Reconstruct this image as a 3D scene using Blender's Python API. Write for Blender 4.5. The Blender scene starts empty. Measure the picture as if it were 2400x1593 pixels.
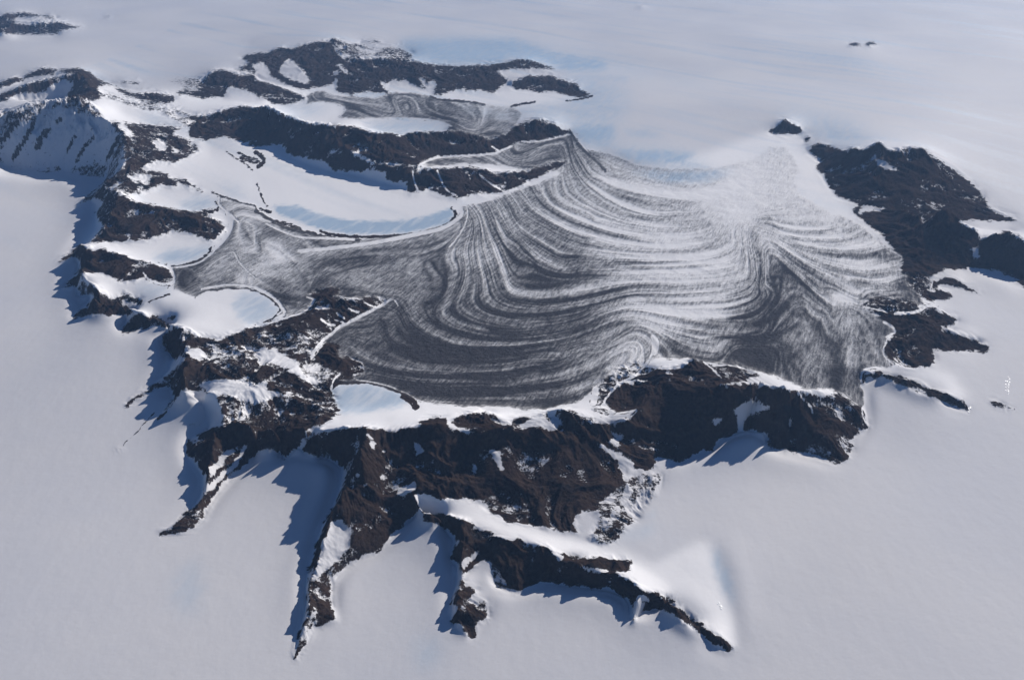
import bpy, math, time
import numpy as np
T0 = time.time()
sc = bpy.context.scene

# ---------------------------------------------------------------- camera, world, sun, exposure
HC = 60.0                       # camera height; one unit is 100 m
PITCH = math.radians(29.0)
FPX = 1200.0 / math.tan(math.radians(30.0))    # focal length in photo pixels (2400 wide)
cam_d = bpy.data.cameras.new("camera")
cam_d.angle = math.radians(60.0)
cam_d.clip_start = 0.5
cam_d.clip_end = 8000.0
cam = bpy.data.objects.new("camera", cam_d)
sc.collection.objects.link(cam)
cam.location = (0, 0, HC)
cam.rotation_euler = (math.pi / 2 - PITCH, 0, 0)
sc.camera = cam

SUN_EL, SUN_AZ = math.radians(28.0), math.radians(43.0)   # azimuth clockwise from +Y
w = bpy.data.worlds.new("World")
sc.world = w
w.use_nodes = True
nt = w.node_tree
bg = nt.nodes["Background"]
sky = nt.nodes.new("ShaderNodeTexSky")
sky.sky_type = 'NISHITA'
sky.sun_disc = False
sky.sun_elevation = SUN_EL
sky.sun_rotation = SUN_AZ
sky.altitude = 3000
sky.air_density = 1.3
sky.dust_density = 0.4
sky.ozone_density = 3.0
tint = nt.nodes.new("ShaderNodeMix"); tint.data_type = 'RGBA'; tint.blend_type = 'MULTIPLY'   # clean polar sky, deeper blue
tint.inputs[0].default_value = 1.0; tint.inputs[7].default_value = (0.62, 0.82, 1.12, 1)
nt.links.new(sky.outputs[0], tint.inputs[6])
nt.links.new(tint.outputs[2], bg.inputs[0])
bg.inputs[1].default_value = 0.045
sun_d = bpy.data.lights.new("sun", 'SUN')
sun_d.energy = 4.45
sun_d.angle = math.radians(0.5)
sun_d.color = (1.0, 0.93, 0.86)
sun = bpy.data.objects.new("sun", sun_d)
sc.collection.objects.link(sun)
sun.rotation_euler = (math.pi / 2 - SUN_EL, 0, math.pi - SUN_AZ)
sc.view_settings.view_transform = 'Standard'
sc.view_settings.look = 'None'
sc.view_settings.exposure = 0.0
sc.view_settings.gamma = 1.0
sc.cycles.volume_bounces = 1
sc.cycles.max_bounces = 4

# ---------------------------------------------------------------- survey helpers
OX = {'A': 0, 'B': 600, 'C': 1200, 'D': 1800}
OY = {'0': 0, '1': 400, '2': 800, '3': 1193}

def pts(s):
    """survey string -> list of (x, y, value); a token like B2 chooses the map sheet, @ sets the value"""
    out = []; ox = oy = 0.0; sc_ = 3.92; v = 0.0
    for t in s.split():
        if t == 'E0': ox, oy, sc_ = 800.0, 350.0, 2.614; continue
        if t[0] in OX and len(t) == 2 and t[1] in OY:
            ox, oy, sc_ = OX[t[0]], OY[t[1]], 3.92; continue
        if '@' in t:
            t, vv = t.split('@'); v = float(vv)
        a, b = t.split(',')
        out.append((ox + float(a) / sc_, oy + float(b) / sc_, v))
    return out

CP, SP = math.cos(PITCH), math.sin(PITCH)
def to_ground(px, py, z):
    """sight line through a survey point, met with the level z -> world x, y"""
    dx = px - 1200.0; du = -(py - 796.5)
    gy = FPX * CP + du * SP
    gz = -FPX * SP + du * CP
    t = (z - HC) / gz
    return dx * t, gy * t
def to_sheet(x, y, z):
    """world -> survey sheet"""
    zz = z - HC
    d = y * CP - zz * SP
    u = y * SP + zz * CP
    return 1200.0 + FPX * x / d, 796.5 - FPX * u / d

# grid lines: even in view angle, so near and far ground carry the same visible detail
STEP = 1.75
ii = np.arange(-60, 2461, STEP)
left, right, g = [], [], STEP
x = ii[0]
while x > -2600: g *= 1.12; x -= g; left.append(x)
g = STEP; x = ii[-1]
while x < 5000: g *= 1.12; x += g; right.append(x)
GX = np.array(left[::-1] + list(ii) + right)
jj = np.arange(-40, 1760, STEP)
HOR = 796.5 - FPX * math.tan(PITCH)      # sheet row of the horizon
top = []; y = jj[0]
while y - HOR > 45: y = HOR + (y - HOR) * 0.985; top.append(y)
bot = []; g = STEP; y = jj[-1]
while y < 3200: g *= 1.12; y += g; bot.append(y)
GY = np.array(top[::-1] + list(jj) + bot)
NX, NY = len(GX), len(GY)
PX, PY = np.meshgrid(GX, GY)
WX, WY = to_ground(PX, PY, 0.0)
print("grid", NX, NY, NX * NY)
IX = np.arange(NX, dtype=float); IY = np.arange(NY, dtype=float)
def grid_ix(px, py):
    return np.interp(px, GX, IX), np.interp(py, GY, IY)

def h2(ix, iy, seed):
    n = (ix.astype(np.int64) * 374761393 + iy.astype(np.int64) * 668265263 + seed * 1274126177) & 0x7fffffff
    n = ((n ^ (n >> 13)) * 1274126177) & 0x7fffffff
    n = ((n ^ (n >> 11)) * 1103515245) & 0x7fffffff
    return (n ^ (n >> 16)) & 0xffff
def noise(x, y, seed=0):
    x0 = np.floor(x); y0 = np.floor(y); fx = x - x0; fy = y - y0
    ux = fx * fx * fx * (fx * (fx * 6 - 15) + 10); uy = fy * fy * fy * (fy * (fy * 6 - 15) + 10)
    r = 0
    for a in (0, 1):
        for b in (0, 1):
            ang = h2(x0 + a, y0 + b, seed) * (2 * math.pi / 65536)
            g_ = np.cos(ang) * (fx - a) + np.sin(ang) * (fy - b)
            r = r + g_ * (ux if a else 1 - ux) * (uy if b else 1 - uy)
    return r * 1.5
def fbm(x, y, wl, octv, seed=0, gain=0.5, ridged=False):
    s = 0; a = 1.0
    for k in range(octv):
        n = noise(x / wl, y / wl, seed + k * 17)
        if ridged: n = 1 - 2.2 * np.abs(n) - 0.35
        s = s + a * n; a *= gain; wl *= 0.5
    return s

def raster_line(S, W, P, width=0):
    """write a line of valued survey points into the constraint grids"""
    gx = []; gy = []; gv = []
    for (px, py, v, val) in P:
        X, Y = to_ground(px, py, v)
        qx, qy = to_sheet(X, Y, 0.0)
        a, b = grid_ix(qx, qy); gx.append(a); gy.append(b); gv.append(val)
    for k in range(len(P) - 1 if len(P) > 1 else 1):
        k2 = min(k + 1, len(P) - 1)
        n = int(max(abs(gx[k2] - gx[k]), abs(gy[k2] - gy[k])) * 1.5) + 2
        t = np.linspace(0, 1, n)
        a = np.clip(np.rint(gx[k] + (gx[k2] - gx[k]) * t).astype(int), 0, NX - 1)
        b = np.clip(np.rint(gy[k] + (gy[k2] - gy[k]) * t).astype(int), 0, NY - 1)
        vv = gv[k] + (gv[k2] - gv[k]) * t
        np.add.at(S, (b, a), vv); np.add.at(W, (b, a), 1.0)

def relax(S, W, aniso=None):
    """fill between the surveyed lines, coarse to fine"""
    lev = [(S, W, aniso)]
    while min(lev[-1][0].shape) > 24:
        s, w_, an = lev[-1]
        h, q = s.shape; h2_, q2 = (h + 1) // 2 * 2, (q + 1) // 2 * 2
        m = (w_ > 0).astype(float); v = np.where(w_ > 0, s / np.maximum(w_, 1e-9), 0)
        vp = np.zeros((h2_, q2)); mp = np.zeros((h2_, q2)); ap = np.zeros((h2_, q2)) + 1.0
        vp[:h, :q] = v * m; mp[:h, :q] = m
        ap[:h, :q] = an; 
        if h2_ > h: ap[h] = ap[h - 1]
        if q2 > q: ap[:, q] = ap[:, q - 1]
        f = lambda A: A[0::2, 0::2] + A[1::2, 0::2] + A[0::2, 1::2] + A[1::2, 1::2]
        lev.append((f(vp), f(mp), f(ap) / 4))
    Z = None
    for k in range(len(lev) - 1, -1, -1):
        s, w_, an = lev[k]
        m = w_ > 0; v = np.where(m, s / np.maximum(w_, 1e-9), 0)
        if Z is None: Z = np.full(s.shape, v[m].mean())
        else:
            Zu = np.repeat(np.repeat(Z, 2, 0), 2, 1)[:s.shape[0], :s.shape[1]]
            Zu = Zu.copy(); Z = Zu
        it = 400 if k >= 4 else (200 if k >= 2 else (120 if k == 1 else 70))
        wy = an; den = 2 + 2 * wy
        Z[m] = v[m]
        for _ in range(it):
            P = np.pad(Z, 1, mode='edge')
            Z = (P[1:-1, :-2] + P[1:-1, 2:] + wy * (P[:-2, 1:-1] + P[2:, 1:-1])) / den
            Z[m] = v[m]
    return Z

def blur(A, r):
    """three box passes"""
    r = int(r)
    if r < 1: return A
    for _ in range(3):
        for ax in (0, 1):
            P = np.pad(A, [(r + 1, r) if a == ax else (0, 0) for a in (0, 1)], mode='edge')
            c = np.cumsum(P, axis=ax)
            if ax == 0: A = (c[2 * r + 1:] - c[:-(2 * r + 1)]) / (2 * r + 1)
            else: A = (c[:, 2 * r + 1:] - c[:, :-(2 * r + 1)]) / (2 * r + 1)
    return A
HAZE = 0.0006
# ---------------------------------------------------------------- surveyed heights (value = height, 100 m)
HEIGHTS = """
A1 0,-20@0 350,-20 600,0 900,50 990,80 850,190 710,312 860,300 880,390 830,560 780,650 640,750 515,847 700,800 725,880 690,970 545,1092 720,1070 700,1140 840,1190 655,1367 850,1315 1130,1328 1240,1315 1180,1380 1100,1490 1300,1455 1500,1450 1560,1500 A2 1540,90 1600,150 1560,270 1450,370 1140,630 1400,460 1580,440 1590,520 1550,610 1445,722 1580,610 1800,610 1890,640 1920,760 1930,805 1800,850 1720,910 1700,1050 1800,1180 1860,1260 1840,1420 1730,1560 A3 1600,140 1430,242 1600,228 1720,208 1860,92 1880,0 A2 1890,1530 1960,1420 2110,1250 2300,1090 2352,1040 B2 0,1022 150,992 260,1015 190,1138 380,1060 500,1060 680,1110 780,1180 760,1350 690,1560 B3 600,150 540,400 470,590 450,700 470,870 440,1000 340,1400 440,1260 530,1083 742,1027 690,850 690,650 820,522 1000,422 1180,310 1340,152 1400,92 1530,102 1680,150 1820,300 1780,460 1850,500 1850,640 1785,870 1790,1047 1890,1055 1990,1197 2015,1050 2145,1012 2160,900 2250,800 2352,750 C3 60,768 200,667 400,682 720,722 880,738 1020,800 1080,870 1085,1055 1200,952 1290,922 1420,927 1540,1003 1650,1065 1760,1165 1860,1265 1990,1305 2060,1280
A1 0,500@0 400,500 600,200
B3 300,1568@0 2352,1568
B3 900,900@0 1500,600
C3 500,1200@0 1300,1300 2352,1500
D3 0,800@0 2352,1400
D3 300,300@.2 1500,500@0 2352,500
A1 1050,50@6.2 1000,190@6 1085,190@7.2 1050,350@6.2 940,530@5.4 860,610@5 800,650@5.3 740,662@6
A1 740,662@5.6 840,690@6 825,800@5.7 750,910@5.5 760,990@5.3 850,1055@5.4 890,1060@5.8 905,1150@5.6 980,1190@5.4 1090,1215@5 1200,1285@4.7 1310,1320@4.7 1480,1345@4.8 1570,1430@5.2 1680,1460@5.8 1670,1568@6 A2 1735,80@5.9 1700,200@6 1690,440@5.8 1850,460@5.5 1990,500@5.5 2040,640@5.5 2070,772@5.6 2352,815@5.7 B2 0,822@5.7 450,815@6.1 520,845@6.2 780,802@6.6 1000,785@7.5 1300,815@7.4 1480,785@7.6 1750,785@7.8 2000,855@7.6 2150,830@7.8 2352,795@7.8
A1 1085,190@7.2 1250,280@6.8 1450,320@6.2 1600,350@6 1780,382@5.4 1990,350@4.6
A1 1780,382@5.4 1800,470@5.5 1950,520@4.8 2070,548@4.1
A1 1090,450@5.9 1160,560@5.2 1200,645@4.6
A1 860,610@5 1000,655@4.5 1200,648@4.4 1400,620@4.3 1580,565@4.1 1830,605@4 1960,648@3.9
A1 850,700@5.7 940,712@6.3 1020,748@6.2 1150,772@6 1200,808@5.7 1400,850@5 1540,888@4.2 1600,960@4
A1 800,930@5.2 900,930@5.1 1000,960@4.9 1090,1012@4.6 1250,1003@4.4 1350,990@4.3 1500,1042@4
A1 1300,300@5.9 1500,345@5.2 1750,385@4.6 2000,380@4.1
A1 1300,230@5.6 1500,190@5 1700,200@4.6 1900,230@4.2
A1 1100,720@5.5 1400,835@4.6 1540,882@4
A1 1100,690@4.6 1500,680@4.1 1900,700@3.8
A1 1450,1200@4.8 1700,1200@4.5 2000,1250@4.1 2300,1250@3.9
A1 1700,1400@5.3 1900,1400@5.1 2100,1440@4.7
A1 990,220@6 1040,340@4.5 960,520@2.5
A1 735,670@6 650,750@3.2 515,847@.1
A1 740,960@5.6 650,1030@3 545,1092@.1
A1 880,1180@5.8 800,1240@3 655,1367@.1
A1 970,100@6.3 870,190@3 710,312@.1
A1 1300,1330@4.6 1220,1390@2.5 1100,1488@.1
A2 1700,150@5.9 1600,250@3.6 1450,390@1.4 1300,495@.7 1140,630@.1
A2 1690,440@6 1600,530@3.2 1445,720@.1
A2 2070,772@5.6 1960,820@4 1800,930@1.6 1750,960@.8
A2 2070,772@5.6 2020,850@5 1950,960@4.6 1925,1120@3.9 1900,1300@3 1850,1440@2.1 1780,1550@1.8 A3 1720,20@1.4 1600,135@.7 1430,240@.05
B2 450,830@6 380,950@3.4 280,1050@1.5 190,1135@.1
B2 1000,790@7.9 1000,900@7.8 960,1100@7.3 880,1250@6.3 800,1400@5.6 720,1560@4.9 B3 690,20@4.7 640,240@3.9 560,480@3.2 490,620@3.1 475,720@3.4 490,850@2.5 450,1040@1.4 390,1220@.9 340,1395@.05
B3 900,150@3 900,300@2.2 780,480@1.2 690,620@.9
B3 1200,60@2.4 1250,150@1.3 1340,148@.1
B2 1500,900@6.6 1350,1100@5.6 1200,1300@4.8 1150,1450@4.2 B3 1150,20@3.4
B2 1260,1330@4.7 1450,1430@4.9 1520,1530@4.8 B3 1510,5@4.6 1720,50@4.3 1900,90@4.2 2180,225@4.6 2352,275@4.7 C3 200,318@4.6 340,370@4.6 440,470@4.5 620,520@4.4 770,570@4.3 930,585@4.2 1100,660@4.2 1195,760@3.8 1350,770@3.4 1500,890@2.9 1700,1030@2.4 1900,1150@1.9 2040,1268@.5
C3 250,215@3.1 600,290@2.5 1000,430@2.2 1300,600@2 1600,800@1.5 1900,1000@.9
B2 1500,1400@4.9 1700,1450@4.6 1900,1437@4.1 2100,1500@3.6 B3 2130,10@3.4 2352,130@3.3 C3 300,190@3 600,220@2.8 720,290@2.7 940,320@2.5
C3 1200,60@1.8 1050,180@2.1 940,320@2.4 C2 1290,1430@1.6 1350,1330@1.5 1380,1250@1.5
C3 1500,0@1.3 1500,300@1.6 1700,500@1.5
C3 1840,290@1.2 1890,550@.8 1960,800@.5 2040,1000@.3 2060,1240@0
C3 1960,300@1.5 2080,560@1.4 2120,850@1 2140,1150@.4
C2 1045,1310@2 1035,1200@2.1 1130,1175@1.9 1300,1182@1.7 1335,1065@1.7 1550,1108@1.3 1750,1003@1.2 1900,950@1.2 2100,860@1.5 2352,900@1.1 D2 0,970@1 400,1045@.8 620,1118@.6 722,1083@.6 790,950@.6 785,860@.6 920,792@.5 895,580@.8 850,420@1.5
C2 2352,1300@.8 D2 1000,1000@.5 2352,900@.3
B3 1900,100@4.6 1890,250@4.4 1880,460@3.7 1885,610@2.9 1860,750@2.8 1830,930@2.3 1900,1060@1.2 1985,1190@.05
B3 1860,750@2.8 2050,715@1.2
B3 1840,920@2.2 2000,900@1 2110,850@.6
B3 2130,330@2.9 2030,450@1.9 1920,580@1.7
B3 2352,400@2.7 2250,560@1.6 2200,690@.8
C3 0,380@3 0,600@1.2
C3 430,500@3.3 300,600@1.2
C3 1195,770@3.6 1150,880@3.2 1090,1045@1.2
C3 1350,790@2.5 1250,900@.7
B2 1760,780@7.8 1800,740@7.3 1950,680@7.5 2100,650@7.7 2200,690@7.3 2352,750@7 C2 100,690@7 340,650@7.3 540,620@7.9 640,690@7.2 740,735@6.8 900,745@6.6 1120,690@6.6 1180,625@6.4
C2 540,640@7.9 600,900@6 780,1100@4 950,1280@2.4
C2 540,700@7.2 900,800@5.6 1100,1000@3.4 1200,1150@2
C2 1180,625@6.4 1150,780@5.6 1250,900@4 1290,1170@1.7
C2 250,800@7.4 330,900@6.6 350,1200@4.8 500,1400@3.8 600,1500@3.2
C2 0,900@6.6 100,1200@5 300,1500@3.6
B2 1900,900@6.8 2000,1200@5.2 2200,1400@4
C2 1220,222@5.1 1335,243@5.7 1540,240@6.2 1650,168@6.8 1760,188@6.4 1900,212@6 2100,228@5.5 2352,300@5
C2 1350,350@6.4 1480,430@6.8 1600,500@7.3 1800,470@8 2000,430@8.6 2240,382@9 2352,428@8.8 D2 0,415@8.6 280,460@8.2 320,560@6.6 400,700@4.8 480,860@3.4 600,1000@2
D2 300,455@8 450,450@6.6 640,465@5 750,580@3.6 850,700@2.2 915,785@.7
C2 1600,500@7.3 1600,750@5 1550,950@2.6 1545,1100@1.4
C2 1450,420@6.7 1350,600@5.6 1400,800@4.4 1420,1000@2.6
C2 2200,560@4.5 2200,700@3 2150,850@1.6
D2 150,600@4.6 200,800@2.6 250,980@1
C2 870,560@4.6 1000,640@4.4 1100,600@4.5 1100,500@4.8 950,500@4.7
C2 1000,388@4.6 1200,300@4.8 1350,345@6.3
B2 700,440@4.2 760,600@4.3 780,700@5.4 560,800@6.6
B2 760,620@4.4 1000,620@4.3 1300,560@4.2 1450,640@4.8
B2 900,780@6.6 1200,740@6
B2 740,400@4.2 1000,380@4.1 1400,500@4.1 1550,560@4.1 1900,590@4.2 2352,600@4.2 C2 300,625@4.2 640,540@4.2 830,580@4.4 900,440@4.5
B2 1600,650@5.2 2000,610@5 2352,680@5.3 C2 300,640@5.3 650,620@4.9 800,680@5.6
B2 500,100@5.2 640,240@5 780,290@4.5
B2 600,40@5 700,110@5.2 850,200@5.2 1000,210@4.2
B2 620,-10@4.2 700,20@4 790,120@4.1 1010,200@4 1000,300@4 800,370@4.1
B1 540,1180@4.6 600,1160@5.2 700,1160@5.4 850,1175@5.5 1000,1165@5.2 1100,1175@4.9 1250,1175@4.2
B1 560,1190@5.4 560,1300@5.6 450,1400@5.9 300,1500@6.2
B1 1250,1178@4 1100,1265@4 980,1325@4 860,1388@4 750,1442@4 690,1505@4 600,1545@4.2
B1 600,1260@5.3 700,1200@5.4 850,1180@5.5
B1 430,1308@4.1 510,1245@4.1 535,1185@4.1
B1 480,1150@4.2 700,1110@5 780,1100@4.3
B1 0,1428@4.2 150,1392@4.1 300,1338@4.1 430,1308@4.1
A2 2100,250@5.9 B2 200,250@6 400,300@5.6 600,420@5
A2 2050,420@5.5 2250,450@5.5 B2 0,470@5.7
B2 100,550@5.5 400,560@5.3 600,600@5.1 740,640@4.6
B2 0,130@5.6 200,100@5.4
A0 0,750@6.6 150,708@6.8 190,718@6.2 250,680@6.9 400,628@7.5 530,642@7 720,632@7.5 830,662@6.6 900,722@5.6 1000,770@5.2
A0 0,825@5.6 200,765@5.5 300,730@5.8 520,700@6.3
A0 0,860@7.8 250,773@8.8 500,718@9.3 750,678@9.8 830,780@9 920,850@8 935,905@7.2
A0 0,960@5 400,925@4.9 600,905@5.1 700,900@6
A0 -200,1060@11 0,1030@11 130,1010@11.4 300,942@12 540,936@12 750,890@12.6 850,960@11.4 940,1055@10.2 1000,1150@9.6 1150,1220@9 1165,1300@8.6 1140,1450@7.7 1140,1568@7.2 A1 1050,50@6.5
A0 900,830@7 1000,860@6.5 1200,930@6.2 1400,960@6 1560,1010@5.8 1800,1060@5.6
A0 950,1000@8.8 1100,1050@6.2 1350,1060@5.9 1500,1060@5.9
A0 1000,1110@8.6 1300,1145@6.2 1550,1160@6
A0 1650,900@5.5 1850,920@5 2352,940@4.9
A0 1180,1300@8.2 1350,1350@7 1500,1350@6.4 1700,1420@5.2
A0 1000,768@5 1150,745@5.4 1280,748@5.2 1310,770@4.9
A0 1050,800@4.9 1200,845@4.8 1600,760@4.7
A0 1230,860@5.6 1350,855@6 1500,870@6 1610,920@5.2
A0 1800,775@5 1900,700@6.2 1990,642@7.2 2070,646@7.2 2200,690@6.6 2352,695@6.8 B0 0,738@6.4 150,770@5.8 300,830@5.4 470,910@4.7
A0 1700,870@5 1850,905@4.7 2065,892@4.7
B0 130,950@4.5 260,962@4.5 430,920@4.5
B0 0,900@5.3 150,885@5.5 270,897@5.2
A0 2150,655@5.6 2290,580@6.6 2352,560@6.8 B0 0,540@7
A0 2205,542@5 2270,500@5.5 2352,492@6 B0 130,480@6.6 200,440@7.4 350,446@7.4 440,412@7.8 620,376@8.4 660,392@8 710,352@9 760,372@8.2 860,420@7.2 880,550@6.9 1000,562@6.9 1180,547@7.2 1400,570@7 1450,560@7.2 1600,590@6.4 1850,608@6.2 2200,590@6.2 2352,565@6.6 C0 0,552@6.7 170,554@6.5 300,600@5.6 440,636@4.8
B0 400,450@7.6 450,600@6.6 540,780@4.7
B0 150,500@7 180,640@6 300,740@5.4 500,800@4.7
B0 700,450@7.6 750,600@6.4 860,680@5.8 1000,700@5.6 1100,760@5.1 1240,860@4.5
B0 760,700@5.5 740,830@4.6
B0 0,735@5 270,800@4.6 530,805@4.5 720,770@4.6 730,838@4.5 870,872@4.4 1240,862@4.4 1200,790@4.6 1400,765@4.6 1560,828@4.4 1620,872@4.4 1740,862@4.4 1900,832@4.4 2060,832@4.4 2180,862@4.4 2300,780@4.5 C0 0,820@4.4 280,855@4.4 460,868@4.4 620,902@4.4 740,878@4.4
B0 1460,580@7 1480,700@5.8 1550,820@4.5
B0 1800,650@6 1720,760@5.2 1640,865@4.5
B0 2000,660@6 1900,760@5 1890,860@4.4
B0 2340,740@5.8 C0 20,745@5.5 160,692@6.2 260,740@5.6 450,770@5.2 600,800@5.2 730,872@4.5
C0 0,680@5.1 350,690@5
B0 950,395@5.6 1120,372@6 1190,392@5.4
B0 900,480@6 1200,460@5.6 1440,500@4.8
A0 1710,1062@5.7 1900,1065@6 2100,1002@7.2 2250,970@7.8 2352,990@7.6 B0 60,978@9.8 110,988@9.9 330,1090@9.4 520,1140@9.2 640,1140@9.5 740,1157@9.4 900,1160@9.7 1060,1220@9 1220,1222@8.9 1325,1252@8.2 1450,1216@8.3 1700,1220@7.8 1850,1202@7.2 2000,1232@6.4 2150,1282@5.5 2352,1212@5.7 C0 0,1185@5.8 100,1118@6.6 200,1094@7.2 300,1107@7 380,1132@6.7 450,1182@5.6 540,1198@4.8
B0 60,985@8 0,1150@6.6 A0 2250,1250@5.2
B0 230,1240@6 400,1310@6.5 700,1372@7.4 870,1390@7.5 960,1440@7 1060,1500@6.6 1130,1512@6.5 1400,1535@7 1600,1552@6.7 2000,1530@5.8 2100,1560@5.6 B1 2200,20@5.3 C1 0,10@5.1 120,0@4.9 250,0@4.7 340,8@4.3
A0 1900,1400@4.5 2200,1290@5 B0 0,1350@4.4 230,1340@4.3 330,1460@4 500,1520@3.9 700,1580@3.8 B1 900,30@3.8 1180,110@3.8 1370,150@3.9 1490,195@3.9 1590,165@3.9 1690,212@3.9 1840,257@3.9 2000,217@3.9 2280,195@3.9 2352,166@3.9 C1 90,130@4 200,82@4 345,12@4.1
B1 1440,0@6.2 1450,100@5 1490,190@3.9
B1 1660,0@6.1 1720,130@4.7 1840,250@3.9
B1 1945,0@5.7 1970,80@4.6 2060,200@3.9
B1 2050,30@5 2150,130@4.4 2280,190@3.9
B0 340,1095@4.5 520,1150@4.4 700,1160@4.4
B0 980,1160@4.4 1300,1245@4.3 1450,1208@4.3 1740,1212@4.3
B0 1560,1500@5 1700,1442@4.5 2200,1422@4.3 2352,1345@4.3 C0 250,1305@4.3 530,1240@4.3
B0 1650,1530@4.4 2100,1530@4.4 2352,1566@4.3 C0 100,1568@4.3
B0 600,880@4.3 1300,900@4.3 2000,1000@4.3 C0 0,1050@4.3
B1 0,100@4 400,400@3.9 900,520@3.8 1500,500@3.8
B1 1000,300@3.9 1800,320@3.9
A1 1650,950@3.9 2000,600@3.9 2300,700@3.9
B1 200,700@3.9 1000,900@3.9 2000,700@3.95 C1 500,300@4 1500,400@4.05 2200,500@4.05
B1 1000,1500@3.95 1500,1500@3.95 C1 200,1300@4 1500,1250@4.05 2200,1300@3.9
B2 1200,300@4 2352,300@4.1 C2 600,200@4.1
A1 1850,550@3.9 2150,520@3.9
C2 1250,180@4.3 1300,150@4.2 1650,150@4.2 1900,190@4.1
C2 2200,240@4 D2 0,285@3.9 150,345@3.7 350,435@3.2 570,425@3 640,450@3
D1 200,1400@3.9 700,1200@3.8 D2 300,100@3.7 700,200@3.2
D2 840,330@2.6 850,380@2.2
C0 700,1000@4.4 1500,1100@4.5 2200,1300@4.5
C0 600,1400@4.3 1500,1450@4.4
C0 0,400@4.5 1500,500@4.5 D0 1000,700@4.5 2352,800@4.2
A0 0,400@4.6 1500,500@4.6 2300,400@4.6
B0 500,100@4.6 C0 1500,50@4.6 D0 2352,50@4.6
D0 10,1215@4.6 60,1180@5 150,1094@6.8 240,1150@5.8 330,1182@5.2
D0 20,1235@4.5 290,1238@4.5
D0 320,1300@4.6 380,1245@5.3
D0 330,1360@4.6 400,1440@4.4 490,1490@4.2 D1 460,0@4.2 530,110@4.1 640,235@4 870,315@4 780,390@3.95 900,482@3.9 1040,582@3.9 1160,742@3.9 1240,795@3.9 1210,910@3.9 1260,945@3.9
D0 350,1372@4.9 460,1310@5.6 600,1350@6.4 740,1390@7.6 760,1356@8.8 870,1386@9 960,1342@10.2 1010,1309@11.2 1045,1318@11.1 1075,1382@10 1200,1375@10.2 1300,1362@10.6 1430,1366@10.2 1500,1412@9 1600,1482@7.8 1710,1568@6.2 D1 1900,150@5 2000,262@4.2 2020,325@4 2230,435@3.2 2352,465@3
D1 975,335@4.6 1150,352@5.5 1300,385@6.4 1390,430@6.4 1440,490@6.4 1520,430@8 1585,372@9.4 1640,382@9.3 1740,452@8.5 1830,522@7.8 1850,550@7.3 1880,530@7.7 1935,590@6.7 1950,648@5.6 1990,612@6.4 2060,600@7.2 2100,570@7.8 2150,577@7.7 2190,540@8.3 2270,592@7.9 2352,650@7.5 2500,700@7
D1 1740,470@3.3 2000,560@3.2 2352,560@3
D1 1150,360@4.2 1440,500@4 
D1 1240,800@4 1350,850@4 1550,860@3.6 1900,870@2.2 2100,890@1.7 2352,1000@1.2
D1 1480,970@3.8 1620,905@3.6 1700,960@3.2 1850,1060@2.2 1990,1168@.9
D1 1500,1080@3.2 1690,1135@1.8 1530,1205@2.2
D1 1560,1060@2.2 1850,1120@1.3
D1 1800,950@2 2352,1200@.8
D1 1400,1170@3.8 1500,1200@3 1530,1250@3.2 1730,1360@2.2 1745,1390@1.4
D1 1060,1380@3.8 1100,1400@3.8 1180,1470@3.6 1090,1530@3.6 D2 1050,110@3.3 1150,195@3
D1 1000,1300@4.1 1150,1315@4.5 1350,1300@4.7 1450,1260@4.6 1530,1260@4.2 1640,1440@3.4 1700,1490@3 1880,1530@2.4 1940,1568@2 D2 2030,70@.9
D1 1350,1320@4.7 1300,1500@4.4 D2 1350,50@3.8
D1 1640,1450@2.6 1700,1480@2 1750,1400@1.2
D2 1150,195@2.9 1280,237@2.6 1510,222@1.9 1540,190@1.4 1510,65@1.5 1700,92@1 1880,82@.8 2000,112@.6
D2 1900,20@.9 2352,0@.5
D2 870,380@2.6 880,265@3.8 1000,268@4.3 1100,300@4.2 1300,350@4 1500,430@3.8 1700,500@3.2 1800,550@2.2 1850,635@.4
D2 880,440@1.4 980,350@1.7 1060,345@1.7 1250,410@1.4 1400,470@1.2 1650,565@.9 1780,620@.6 1840,650@.2
D2 1200,250@3 1500,300@2.3 1800,420@1.4 2050,500@.7
D2 2010,560@.6 2080,545@1 2200,592@.9 2305,645@.4
D2 2050,590@.3 2200,640@.3
D2 2200,300@.6 2352,400@.5
A0 0,165@6.5 60,120@7 230,113@7 370,140@6.4 500,150@5.4 525,172@4.7
A0 0,260@8 130,200@7.6 250,232@6.6 370,206@7.6 500,200@7.4 680,236@5.8 800,250@4.7
A0 0,310@4.6 200,328@4.6 430,322@4.6 540,326@4.6
A0 120,180@5 300,170@4.8 440,175@4.6
C0 1135,46@4.6 1200,36@6.5 1220,48@4.6
D0 735,410@4.6 775,396@6.2 850,416@4.6
D0 895,405@4.6 930,389@6.4 1000,408@4.6
A0 925,160@4.6 990,152@5.4 1040,157@4.6
"""
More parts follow.
